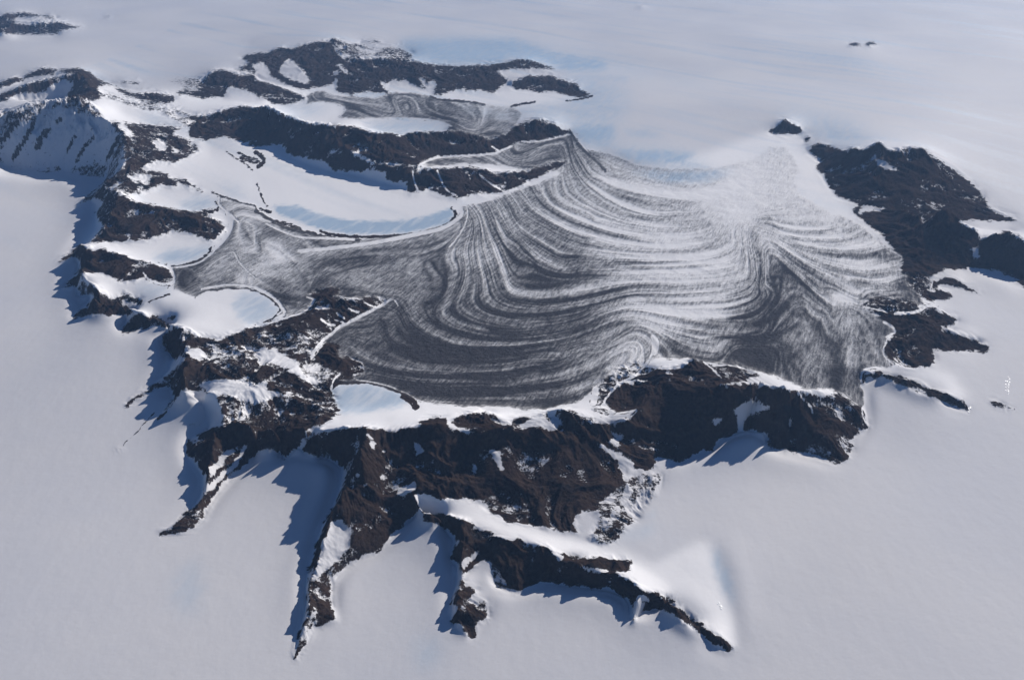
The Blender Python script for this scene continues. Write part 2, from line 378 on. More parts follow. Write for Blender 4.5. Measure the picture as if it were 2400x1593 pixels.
# ---------------------------------------------------------------- surveyed outlines of the rock masses
# name, label, category, group, snow cover 0..1, outline
ROCKS = [
("rocky_nunatak", "upper thin dark rock ridge far off at the upper left corner", "nunatak", "nunataks far off on the ice sheet", .15,
 "A0 -40,150 0,150 60,120 120,125 230,112 370,140 500,150 525,170 440,172 390,157 300,160 200,160 120,180 0,187 -40,187"),
("rocky_nunatak", "longer pointed dark rock ridge below another at the upper left corner", "nunatak", "nunataks far off on the ice sheet", .2,
 "A0 -40,190 130,192 250,230 330,225 370,205 410,215 500,198 570,205 680,235 800,250 700,262 590,275 530,300 540,325 430,320 200,325 60,315 -40,295"),
("rocky_nunatak", "tiny dark sliver of rock on the ice sheet right of the upper left ridges", "nunatak", "nunataks far off on the ice sheet", .02,
 "A0 925,160 1000,150 1045,155 970,168"),
("rocky_nunatak", "tiny dark speck of rock at the top edge of the ice sheet", "nunatak", "nunataks far off on the ice sheet", .1,
 "C0 1135,48 1170,36 1200,34 1222,50 1160,50"),
("rocky_nunatak", "left one of two small grey rocks on the far right ice sheet", "nunatak", "nunataks far off on the ice sheet", .02,
 "D0 725,416 770,390 830,398 865,420 790,426"),
("rocky_nunatak", "right one of two small grey rocks on the far right ice sheet", "nunatak", "nunataks far off on the ice sheet", .02,
 "D0 885,412 930,380 970,388 1015,413 930,416"),
("rock_ridge", "low dark ridge rounded on top, highest of the stack at the left edge", "ridge", "ridges at the left edge", .1,
 "A0 -40,770 0,755 150,705 190,730 250,680 400,622 530,640 500,685 300,705 200,745 100,780 -40,830"),
("rock_ridge", "second ridge of the left edge with a peaked right end and shaded snow slope", "ridge", "ridges at the left edge", .15,
 "A0 -40,880 250,772 500,715 700,680 560,668 530,640 720,625 830,658 900,722 1000,770 1230,858 1340,850 1400,850 1600,880 1612,930 1500,955 1380,935 1250,905 1150,880 1080,830 1040,800 950,780 900,795 935,900 880,925 600,905 420,922 405,850 300,880 -40,950"),
("rock_ridge", "thin dark rib of rock on snow between the left ridges and the far massif", "ridge", None, .3,
 "A0 1000,765 1150,743 1230,755 1280,743 1312,768 1240,785 1150,763 1050,772"),
("mountain_wall", "great shaded wall of rock and blue snow gullies at the left edge", "mountain wall", None, .42,
 "A0 -60,1035 0,1030 130,1010 300,940 540,935 750,890 850,960 940,1050 1000,1150 1150,1220 1165,1300 1140,1450 1140,1568 A1 1060,40 970,90 900,60 760,50 600,0 470,20 340,20 100,-10 -60,-10"),
("rock_ridge", "brown snow streaked rock upland right of the great shaded wall", "ridge", None, .22,
 "A0 1000,1110 1100,1120 1300,1140 1500,1150 1700,1170 1560,1230 1750,1280 1840,1380 1700,1450 1600,1500 1480,1470 1330,1510 1300,1568 A1 1400,0 1550,30 1560,70 1700,75 1780,130 1900,212 1830,190 1700,130 1600,90 1650,147 1480,130 1300,200 1170,215 1100,180 1050,250 1000,200 960,90 1050,40 1140,-20 A0 1150,1400 1160,1250 1040,1200"),
("rock_ridge", "low band of rock flecked with slanting snow between two white basins upper left", "ridge", None, .5,
 "A0 930,840 1000,850 1200,930 1400,940 1560,1010 1600,980 1700,1030 1780,1060 1850,1065 1900,1130 1800,1170 1700,1160 1600,1100 1480,1040 1250,990 1050,930 940,910"),
("rock_ridge", "brown headland between two small frozen ponds at left, bordered by moraine", "ridge", "brown headlands of the left rim", .08,
 "A1 1080,240 1100,215 1250,283 1450,320 1600,350 1780,380 2000,343 2005,372 1890,410 2030,460 2078,545 2000,590 1960,648 1830,600 1700,560 1580,560 1480,590 1350,630 1200,645 1000,652 820,657 870,610 950,520 1040,380"),
("rock_cliff", "shaded cliff and pointed spur above the brown headland of the left rim", "cliff", "cliffs of the left rim", .25,
 "A1 970,90 1040,190 1080,240 1040,380 950,520 870,400 920,330 945,280 870,248 800,280 710,313 740,280 850,190"),
("rock_cliff", "middle cliff of the left rim ending in dark pointed spurs", "cliff", "cliffs of the left rim", .1,
 "A1 735,668 790,690 835,700 850,730 870,790 830,850 750,910 745,980 800,1030 870,1060 880,1130 700,1150 720,1063 545,1093 620,1030 700,950 740,880 715,790 515,849 650,740"),
("rock_ridge", "rounded brown headland below the second frozen pond of the left rim", "ridge", "brown headlands of the left rim", .06,
 "A1 860,745 940,710 1020,750 1150,770 1200,810 1400,850 1540,895 1580,960 1590,1005 1500,1038 1350,990 1320,980 1250,1000 1180,1015 1090,1012 1000,960 900,930 800,930 740,940 790,870 820,820"),
("rock_cliff", "lower cliff of the left rim with one long thin spur toward the ice", "cliff", "cliffs of the left rim", .08,
 "A1 880,1060 920,1120 1000,1160 1100,1200 1180,1260 1250,1312 1130,1328 850,1313 655,1368 720,1300 800,1240 870,1170"),
("rock_outcrop", "small brown outcrop in snow above the lower cliff of the left rim", "outcrop", None, .25,
 "A1 930,1125 1000,1170 1080,1180 1120,1120 1260,1160 1335,1200 1270,1242 1200,1215 1100,1195 990,1190 900,1180"),
("rock_cliff", "jagged dark cliff under the large white basin of the left rim", "cliff", "cliffs of the left rim", .1,
 "A1 1245,1310 1330,1325 1480,1345 1570,1430 1685,1460 1668,1568 A2 1735,80 1600,180 1540,90 A1 1495,1568 1500,1500 1590,1450 1450,1435 1280,1460 1120,1500 1100,1480 1180,1380"),
("rock_outcrop", "small round dark knob of rock alone in the white basin at left", "outcrop", None, .1,
 "A1 1530,1345 1590,1320 1622,1350 1580,1382 1545,1372"),
("rock_highland", "broad brown highland patched with snow at the lower left corner of the moraine", "highland", None, .17,
 "A1 1690,1465 1800,1505 2000,1550 2200,1475 2352,1425 B1 0,1425 150,1392 300,1335 430,1305 510,1240 545,1180 700,1160 900,1170 1050,1150 1250,1175 1180,1215 1090,1270 980,1320 860,1385 750,1440 690,1500 600,1540 B2 560,30 505,100 515,190 640,245 760,292 700,350 690,440 740,560 770,640 700,710 600,770 450,815 200,820 0,822 A2 2070,772 2040,640 1990,500 1850,460 1690,440 1620,530 1550,625 1445,725 1520,620 1600,520 1560,420 1450,420 1300,505 1140,633 1170,570 1450,370 1600,260 1700,150 1640,80 1680,0"),
("rock_cliff", "small black rock face on the moraine beside the snow capped crest", "cliff", None, .04,
 "B1 480,1140 560,1080 700,1060 790,1090 760,1130 700,1158 600,1175 540,1180"),
("rock_hill", "black shaded hill between the highland and the striped moraine", "hill", None, .05,
 "B2 565,100 600,50 640,0 720,10 780,40 760,110 800,160 820,120 950,170 1005,230 1000,290 900,340 800,370 700,430 700,370 780,292 640,243 520,185"),
("mountain_spur", "curved spur below the rim, striped by two long snow gullies", "spur", "spurs reaching down onto the near ice", .12,
 "A2 2070,775 2352,820 B2 0,825 450,815 520,850 420,930 300,1030 190,1140 255,1040 150,990 0,1020 A2 2352,1042 2300,1090 2110,1250 1960,1420 1880,1568 A3 1880,0 1860,90 1720,207 1600,227 1430,242 1600,140 1730,0 A2 1730,1568 1850,1420 1900,1240 1850,1190 1800,1100 1710,1040 1720,910 1850,900 1790,850 1930,810 2010,780"),
("dark_mountain", "huge dark brown mountain front in the middle of the near rim", "mountain", None, .06,
 "B2 520,850 780,805 1000,785 1060,795 1290,825 1310,800 1480,790 1500,740 1600,700 1750,700 1760,790 1900,835 2000,855 2150,830 2352,790 C2 0,800 250,780 350,820 400,800 460,740 540,690 640,715 740,745 850,755 1000,745 1120,690 1180,630 1200,700 1280,860 1250,950 1332,1060 1300,1180 1140,1170 1050,1110 1000,1090 970,1100 1040,1170 1030,1230 1045,1310 980,1340 850,1440 760,1568 C3 650,0 560,130 640,220 550,210 300,170 0,120 B3 2352,130 2150,20 B2 2130,1568 2100,1480 1900,1435 1700,1450 1560,1400 1480,1400 1450,1430 1540,1568 B3 1500,0 1400,90 1345,150 1200,290 1100,390 1000,420 820,520 690,640 685,850 742,1027 530,1080 440,1260 340,1400 440,1000 480,870 460,700 480,600 560,300 680,0 B2 720,1500 780,1360 820,1180 720,1100 500,1030 420,1010"),
("rock_ridge", "low brown crest standing in snow along the near edge of the moraine", "ridge", None, .14,
 "B2 1790,730 1900,670 2100,645 2190,670 2230,720 2352,760 C2 20,690 100,683 180,690 340,648 400,650 540,620 640,690 800,705 740,720 640,712 540,700 470,740 380,700 300,740 250,780 100,760 0,790 B2 2300,790 2150,825 2000,850 1930,800 1800,770"),
("dark_mountain", "dark mountain at lower right with a shaded snow bowl in its front", "mountain", None, .05,
 "C2 1215,228 1335,245 1440,240 1540,240 1650,165 1760,185 1850,230 1900,210 2100,225 2200,290 2352,320 D2 60,320 D2 0,310 C2 2240,330 2100,370 1900,400 1930,408 2240,380 2352,430 D2 0,415 280,460 330,480 420,450 640,460 700,480 870,600 925,793 780,860 795,950 720,1085 620,1118 400,1042 200,1010 0,965 C2 2352,840 2150,810 1890,900 1850,1000 1750,1002 1550,1107 1332,1062 1250,950 1280,860 1200,700 1190,615 1050,660 960,660 850,550 930,440 1000,390 1180,290"),
("rock_bank", "speckled dark bank where the moraine meets the snow filled crater", "bank", None, .38,
 "C2 770,410 900,290 1100,190 1200,170 1215,225 1150,300 980,380 920,450 840,545 835,600 950,660 880,695 750,645 725,610 740,580 790,560 800,470"),
("moraine_lobe", "fan of speckled debris spilling onto the snow right of the dark mountain", "debris lobe", None, .5,
 "C2 1090,1240 1200,1215 1350,1212 1382,1250 1350,1330 1280,1430 1150,1568 C3 1180,60 1050,180 930,315 780,315 700,275 760,180 800,60 C2 770,1568 850,1450 980,1350 1050,1310"),
("mountain_spur", "long dark cliff falling from the snow crest toward the bottom right", "spur", None, .06,
 "B3 1530,20 1600,40 1720,50 1900,90 2000,140 2180,230 2352,285 C3 0,300 60,260 200,325 330,340 380,400 500,400 700,440 900,450 1100,480 1070,575 900,565 960,590 1100,660 1200,755 1350,770 1450,850 1530,910 1700,1020 1800,1100 1900,1150 2040,1272 1990,1302 1860,1262 1760,1162 1650,1062 1540,1002 1420,927 1290,922 1200,952 1130,990 1090,1052 1100,900 1060,810 880,737 720,722 400,682 250,662 60,767 B3 2352,747 2200,700 2150,600 2165,480 2080,460 1930,583 1880,610 1860,500 1790,460 1850,300 1700,130 1530,100"),
("mountain_spur", "short ragged spur with feathered rock edges pointing to the bottom", "spur", "spurs reaching down onto the near ice", .2,
 "B3 1880,600 1915,640 1900,700 2060,710 2000,790 1960,850 2110,830 2115,920 2145,1012 2010,1030 2020,1110 1990,1198 1900,1110 1880,1045 1790,1047 1860,900 1780,880 1850,660"),
("rock_outcrop", "small brown outcrop on the snow dome above the long dark cliff", "outcrop", None, .1,
 "C3 1380,795 1440,785 1530,857 1450,845"),
("rock_ridge", "long dark brown ridge across the middle left beyond the big frozen pond", "ridge", None, .06,
 "A0 1710,1060 1900,1065 2100,1000 2250,970 2352,990 B0 60,975 110,985 330,1090 520,1140 740,1155 900,1160 1060,1220 1220,1220 1320,1250 1450,1215 1850,1200 2000,1230 2150,1280 2300,1220 C0 0,1180 100,1115 200,1092 300,1105 380,1130 450,1180 540,1195 535,1235 400,1265 250,1300 80,1300 0,1330 B0 2352,1350 2240,1390 2190,1400 2130,1420 1900,1430 1650,1440 1530,1490 1490,1525 1350,1530 1200,1500 1100,1495 900,1390 800,1395 700,1370 640,1460 560,1480 400,1440 320,1435 230,1320 0,1355 A0 2200,1300 2050,1250 1900,1290 1750,1265 1730,1180 1800,1100"),
("rock_ridge", "lower ridge of snowy ribs facing the big frozen pond", "ridge", None, .07,
 "B0 850,1385 1000,1470 1130,1512 1400,1535 1600,1552 2000,1530 2100,1562 B1 2200,20 2352,15 C1 0,10 C0 130,1568 400,1480 530,1475 450,1550 350,1568 C1 340,15 200,80 90,130 B1 2352,165 2280,195 2000,215 1840,257 1680,212 1590,165 1490,195 1370,190 1400,90 1300,110 1180,80 1200,10 1100,-10 1000,10 850,10 B0 700,1568 620,1470 700,1420"),
("rock_ridge", "dark rounded hill with snow flecks left of the far massif", "ridge", None, .1,
 "A0 1795,775 1900,700 1980,642 2070,645 2200,690 2352,690 B0 0,735 150,770 300,830 450,890 470,912 380,905 200,880 0,865 A0 2330,860 2200,810 2090,800 2065,892 1990,890 1860,907 1700,870 1650,880 1610,850 1700,830 1790,840 1850,820"),
("rock_ridge", "low dark foot ridge between snow and the upper moraine", "ridge", None, .12,
 "B0 0,870 150,885 270,895 450,915 390,940 260,962 130,950 100,910 0,895"),
("far_massif", "far dark massif of many peaks at top centre below the ice sheet", "massif", None, .1,
 "A0 2205,542 2270,500 2352,492 B0 0,490 130,480 200,438 350,445 440,410 620,374 660,390 690,375 710,348 760,370 860,402 870,480 860,545 1000,562 1180,545 1400,570 1450,560 1600,590 1850,610 2200,590 2352,565 C0 0,550 170,553 300,600 440,636 200,630 0,635 B0 2200,650 2330,740 2250,800 2185,862 2060,832 1940,832 1900,850 1870,810 1740,865 1620,872 1670,760 1600,740 1560,828 1480,790 1400,760 1200,780 1130,740 1240,862 1000,845 870,872 730,835 760,700 700,770 600,800 530,802 530,800 500,820 400,820 270,770 150,730 60,600 0,590 A0 2352,680 2250,650 2150,655 2290,580 2270,560"),
("rock_plateau", "flat grey nose of speckled rock on top of the far massif", "plateau", None, .42,
 "B0 700,392 860,402 950,390 1000,375 1120,370 1190,390 1100,440 1320,430 1430,490 1445,530 1400,566 1180,545 1000,562 870,545 720,470"),
("rock_ridge", "small pointed ridge at the right tip of the far massif", "ridge", None, .1,
 "C0 0,750 20,740 160,690 260,700 350,690 500,750 610,770 610,810 745,877 620,902 460,867 350,835 270,852 130,827 20,822 0,770"),
("rock_peak", "lone dark pyramid peak on the ice at the right", "peak", None, .03,
 "D0 8,1215 10,1195 60,1180 150,1090 240,1150 330,1180 290,1237 180,1227 40,1233"),
("rock_outcrop", "little dark outcrop at the foot of the lone pyramid peak", "outcrop", None, .05,
 "D0 315,1285 370,1240 388,1268 372,1302 325,1302"),
("dark_mountain", "upper dark mountain of the right range with a blunt summit tower", "mountain", "mountains of the right range", .07,
 "D0 350,1377 400,1352 450,1310 560,1340 700,1385 740,1388 760,1353 870,1383 960,1338 1008,1306 1046,1313 1076,1380 1150,1388 1300,1360 1430,1363 1500,1408 1600,1478 1710,1566 D1 1720,0 1800,60 1900,150 2000,260 2012,325 2120,400 2230,435 2352,467 2250,462 1740,455 1640,390 1580,380 1500,435 1440,490 1380,422 1150,362 975,333 870,320 640,235 540,120 520,50 460,0 D0 430,1540 490,1480 430,1440"),
("dark_mountain", "lower dark mountain of the right range with jagged summits at the edge", "mountain", "mountains of the right range", .03,
 "D1 780,385 790,350 830,313 872,320 820,400 950,368 1100,345 1300,380 1390,430 1440,490 1520,430 1585,372 1640,380 1740,450 1830,520 1850,550 1880,528 1935,588 1950,648 1990,610 2060,598 2100,568 2150,575 2190,538 2270,590 2352,648 2420,648 2420,1120 2352,1080 2250,980 2100,920 1900,895 1620,908 1500,972 1400,962 1230,945 1210,905 1242,795 1160,740 1040,580 900,480"),
("rock_ridge", "thin dark ridge with a long tail on the right snow slope", "ridge", None, .06,
 "D1 1510,1015 1650,978 1750,1010 1850,1070 1992,1170 1860,1105 1700,1055 1600,1045 1530,1068 1690,1132 1680,1167 1530,1202 1400,1172 1480,1112 1560,1075 1500,1060"),
("rock_ridge", "dark hooked ridge on the right with a rounded knob on its flank", "ridge", None, .05,
 "D1 870,1245 950,1272 1150,1312 1400,1302 1440,1262 1500,1250 1600,1300 1720,1350 1745,1388 1650,1442 1580,1435 1700,1492 1870,1530 1940,1568 D2 2030,70 2002,112 1880,82 1700,92 1560,80 1510,62 1540,190 1512,220 1280,237 1150,192 1060,110 1090,20 D1 1170,1480 1100,1400 1060,1382 1000,1312 900,1270"),
("rock_bank", "dark rock bank at the right end of the moraine", "bank", None, .3,
 "D1 860,1195 1000,1150 1300,1180 1440,1240 1400,1300 1300,1300 1150,1308 950,1268 870,1240"),
("rock_bank", "brownish debris bank under the right range", "bank", None, .25,
 "D1 1285,950 1400,958 1500,990 1480,1050 1470,1110 1400,1160 1340,1100 1270,1020"),
("rock_ridge", "curved dark ridge with a white crest on the right ice", "ridge", None, .08,
 "D2 860,380 850,310 880,265 1000,272 1100,302 1300,352 1500,432 1700,502 1800,550 1850,640 1810,632 1650,575 1500,500 1400,465 1250,405 1150,360 1060,335 980,325"),
("rock_nunatak", "small thin dark ridge alone on the ice at the right edge", "nunatak", None, .1,
 "D2 2018,552 2080,543 2200,590 2310,650 2200,625 2080,582"),
("rock_outcrop", "tiny dark bar of rock on the open ice at the lower left", "outcrop", None, .1,
 "A2 1050,1012 1080,972 1132,957 1095,985"),
("rock_outcrop", "tiny flat scatter of rock on the ice beside the striped spur", "outcrop", None, .35,
 "A2 1690,768 1730,750 1790,748 1850,768 1800,788 1730,785"),
]
GLACIER = "C0 540,1225 620,1320 700,1385 850,1400 1000,1450 1150,1520 1500,1555 1900,1540 2200,1460 2352,1380 D0 0,1340 180,1340 300,1568 D1 250,50 270,200 600,400 700,420 850,500 1000,620 1160,740 1235,795 1205,910 1300,950 1400,1170 1440,1240 1150,1300 870,1250 1050,1370 1180,1480 1090,1520 D2 1050,100 1170,210 1100,245 980,225 880,250 840,330 850,400 890,560 860,600 640,460 570,430 350,440 150,350 0,290 C2 2200,260 2000,215 1800,190 1650,155 1300,160 1230,200 980,380 850,500 740,450 640,540 300,625 0,612 B2 2352,592 1900,592 1550,560 1300,450 1000,370 720,395 760,290 1000,290 800,150 620,0 B1 640,1540 700,1500 860,1385 1250,1175 700,1150 540,1180 430,1305 250,1330 200,1200 0,1065 A1 2352,1095 2150,1075 1900,1110 1790,1160 1600,1085 1610,1000 1560,890 1800,850 1950,760 2030,690 2140,500 2120,430 2000,330 2000,240 2352,330 B1 0,370 200,490 600,600 900,640 1400,590 1750,500 1880,400 1900,330 2100,290 C1 0,200 300,90 450,30 C0 400,1568 130,1568 B0 2352,1540 2200,1510 1900,1500 1600,1530 1500,1500 1600,1460 2200,1425 2240,1390 2352,1345 C0 0,1320 250,1300 530,1240"
GLACIER_N = "B0 465,880 550,840 630,840 750,880 1100,900 1300,850 1500,860 1600,890 1700,925 2000,940 2352,985 C0 0,970 100,1040 60,1120 0,1180 B0 2352,1215 2150,1285 2000,1235 1760,1212 1780,1150 1700,1110 1400,1080 900,1088 760,1082 840,1010 780,950 560,930 450,965 480,910"
# snow lying on the rock (and openings between rock): painted after the rock outlines
SNOW = [
 "A0 400,850 480,800 600,720 670,770 600,905 430,920", "A0 40,900 300,850 400,855 410,920 200,945",
 "A0 1090,1140 1130,1135 1200,1200 1250,1262 1180,1250 1110,1190", "A0 1390,1290 1450,1290 1530,1320 1520,1385 1450,1370",
 "A0 1570,1330 1640,1400 1600,1400", "A1 1170,50 1360,35 1400,60 1330,100 1200,80", "A1 1000,180 1020,150 1100,115 1130,120 1050,160 1010,200",
 "A1 750,665 835,668 830,700 790,705", "A1 1160,560 1180,565 1190,620 1200,648 1180,640",
 "A1 1370,370 1400,370 1425,390 1390,400",
 "A2 1690,30 1760,60 1850,80 1900,150 1750,150 1710,100",
 "B2 20,60 200,90 300,150 400,200 420,300 550,350 600,420 400,330 200,210 20,190",
 "A2 1825,410 1900,360 2150,350 2300,390 2352,420 B2 0,400 60,350 120,360 90,440 200,470 480,470 200,500 0,560 A2 2300,560 2150,510 2000,490 1870,440",
 "B1 700,1160 830,1140 1000,1165 850,1180", "B1 1060,1155 1150,1162 1200,1158 1240,1130 1230,1168 1130,1172",
 "A2 1900,1290 1940,1150 2100,1000 2200,965 2060,1090 1960,1220", "A2 1860,1420 1900,1320 2100,1150 2250,950 2285,965 2170,1130 1980,1310",
 "A2 1760,940 1880,880 1860,910 1780,955",
 "B3 640,250 700,100 790,95 820,170 880,190 850,370 700,500 600,600 530,660 570,500",
 "B2 1255,1330 1330,1350 1450,1290 1480,1365 1370,1380 1350,1430 1300,1370",
 "B2 2150,980 2230,1010 2290,1170 2250,1175 2180,1060",
 "C2 880,905 970,898 972,955 900,935", "C2 780,950 830,940 900,990 980,1015 1080,1080 1110,1130 1060,1200 1045,1310 1010,1180 970,1090 900,1050 850,1000",
 "C2 1100,1100 1140,1165 1120,1170 1090,1120",
 "B2 1000,830 1050,850 1070,900 1100,960 1080,1003 1040,960 1050,910", "B2 925,1225 985,1195 960,1240 930,1255", "B2 1125,1240 1180,1235 1195,1270",
 "B2 1450,940 1520,960 1540,1000 1490,1035", "B2 1975,1110 2040,1140 2045,1175 2000,1150", "B2 980,1310 1040,1295 1010,1350", "B2 1600,1110 1635,1110 1620,1145",
 "C2 210,690 300,680 320,740 380,745 350,810 200,770 80,775", "C2 400,650 370,690 350,660",
 "C2 1910,400 2100,375 2240,320 2352,335 D2 0,310 60,345 280,455 200,458 D2 0,415 C2 2352,428 2240,385",
 "D2 0,320 60,345 0,350 0,400 C2 2300,380 2240,340",
 "D2 280,455 400,440 570,430 640,458 520,520 400,485 330,480", "D2 560,515 620,505 625,512 580,525",
 "C2 1820,720 1950,700 1940,715 1840,780", "C2 2000,640 2060,590 2200,545 2352,600 2352,620 2130,690 2120,820 2080,800 2070,690",
 "D2 200,700 250,690 230,800 200,780", "D2 660,480 720,520 850,600 800,585 700,520", "D2 700,580 760,600 830,690 780,650", "D2 850,650 880,690 915,770 870,720",
 "C2 1400,285 1450,260 1480,290 1430,300", "C2 1430,350 1455,310 1450,390", "C2 1070,355 1290,352 1200,378 1000,384",
 "B3 1990,400 2070,380 1900,560 1890,500", "B3 1920,370 1960,325 1945,370",
 "C3 350,385 400,410 510,440 440,480 400,440", "C3 620,505 700,540 900,555 870,575 740,580 650,545",
 "C3 1150,800 1280,810 1200,870 1240,890 1110,1000 1120,930", "C2 1060,1350 1090,1340 1050,1440 990,1510 1020,1430",
 "B0 860,1385 920,1390 1060,1480 1135,1500 1050,1515 950,1440", "B0 1230,1495 1400,1520 1600,1545 1500,1550 1350,1530",
 "C1 250,8 C0 380,1510 400,1482 330,1540",
 "B0 0,590 60,570 120,640 130,700 250,760 400,850 470,895 300,820 150,770 0,730 A0 2352,640 2300,590",
 "B0 210,650 270,560 340,560 420,640 490,730 470,775 350,740 250,690", "B0 730,580 790,610 855,670 830,680 760,620", "B0 700,690 760,640 750,690",
 "B0 1120,745 1190,750 1200,790 1280,785 1270,850 1220,830", "B0 1200,770 1250,735 1400,750 1460,790 1300,790",
 "B0 720,475 850,520 880,545 800,530", "B0 950,405 1250,395 1310,415 1100,438", "B0 900,460 1200,460 1100,480 1050,490", "B0 940,540 1000,520 1260,518 1180,530",
 "B0 1500,700 1550,720 1560,800 1530,780", "B0 1620,610 1650,640 1700,640 1740,665 1680,660 1640,655", "B0 1880,760 1890,820 1925,790 1900,865",
 "D0 300,1190 340,1180 370,1215 330,1280 300,1260",
 "D0 975,1478 1050,1470 1200,1566 1100,1560 1050,1530 980,1500", "D1 600,130 710,103 640,130", "D1 580,70 640,50 600,80",
 "D1 1860,720 1940,668 1930,740 1950,800 1880,800 1900,760", "D1 1390,420 1410,430 1450,490 1430,485",
 "D1 1560,1430 1650,1440 1690,1480 1620,1470", "D2 880,300 960,275 990,275 900,320",
]
SPECKLE = [  # (cover, outline)
 (.8, "A0 300,1110 400,1040 350,965 550,1000 690,985 750,1030 870,1070 950,1070 1100,1250 950,1500 A1 300,0 0,0 A0 0,1300 150,1130"),
 (.42, "A2 1880,20 2352,10 B2 60,40 20,190 A2 2352,200 2150,160 1950,150"),
 (.5, "B2 400,170 600,240 760,290 700,340 600,440 500,480 480,420 600,400 430,320"),
 (.36, "B2 0,560 300,480 500,500 740,560 740,660 550,620 300,600 200,540 100,600 0,700 A2 2300,640"),
 (.4, "A2 2030,560 2352,560 B2 0,560 60,640 100,700 0,760 A2 2300,750 2100,680"),
 (.4, "B1 0,1480 500,1500 600,1545 B2 550,60 520,100 400,160 200,80 0,20"),
 (.4, "B3 820,100 1150,20 1180,100 1000,200 850,260"), (.5, "B3 840,380 980,330 700,640 560,650"),
 (.55, "B3 460,1000 560,900 600,1000 440,1240 360,1380 400,1180"),
 (.4, "B3 1900,850 2050,800 2110,850 1950,960 1880,960"),
 (.3, "A3 1700,60 1880,0 1860,90 1720,200"), (.35, "A2 1900,1300 2000,1200 1950,1420 1800,1540"),
 (.3, "C2 1230,960 1350,980 1330,1070 1240,1020"), (.4, "A2 1900,170 2352,190 2352,260 2050,230"),
 (.35, "C2 1830,210 2100,230 2240,320 1900,390 1880,330"), (.3, "D2 450,480 700,480 800,600 650,700 500,640"),
 (.25, "A1 1880,400 2030,460 2078,545 1960,640 1900,560"), (.3, "A0 1700,700 1900,690 1850,800 1700,850 1500,850 1370,775"),
 (.3, "B2 1500,1500 1700,1480 1500,1568"), (.2, "D1 1230,240 1500,250 1560,400 1450,480 1380,420 1160,350"),
]
STRIP = [(.45, "A0 1370,775 1500,740 1700,705 1900,690 1850,760 1790,840 1700,850 1640,850 1690,780 1550,765")]
DEBRIS_EXTRA = []
# blue ice: (name or None, label, strength, blur, outline)
BLUE = [
 ("frozen_pond", "long pale blue crescent of ice in the big white basin", .8, 1, "B1 160,320 380,320 500,370 600,405 800,450 1050,465 1350,460 1600,410 1780,350 1830,400 1750,490 1500,550 1200,582 850,582 600,540 350,450 200,390"),
 ("frozen_pond", "small frozen pond at the upper left tip of the moraine", 0.44, 3, "A1 1640,300 1850,250 1950,240 1995,320 1800,370 1670,350"),
 ("frozen_pond", "half round frozen pond below the brown headland of the left rim", 0.48, 3, "A1 1400,800 1550,730 1930,700 1915,760 1800,830 1600,860 1480,850"),
 ("frozen_pond", "smallest frozen pond of the left rim, under the rounded headland", 0.32, 4, "A1 1250,1070 1400,1045 1560,1060 1552,1130 1400,1170 1280,1130"),
 ("frozen_pond", "round frozen pond cupped by a double moraine arc at left", 0.40, 3, "A1 2352,1110 B1 0,1110 100,1160 205,1250 205,1320 100,1390 0,1405 A1 2250,1400 2130,1260 2200,1130"),
 ("frozen_pond", "tongue shaped frozen pond on the upper moraine behind the long ridge", 0.40, 3, "B0 980,1140 1300,1112 1600,1118 1720,1145 1765,1200 1700,1215 1450,1210 1300,1240 1100,1200"),
 ("frozen_pond", "grey blue domed ice pond at the near edge of the moraine", 0.48, 2, "B2 680,460 760,410 900,388 1100,400 1300,460 1400,550 1300,600 1000,650 780,665 760,600 690,510"),
]
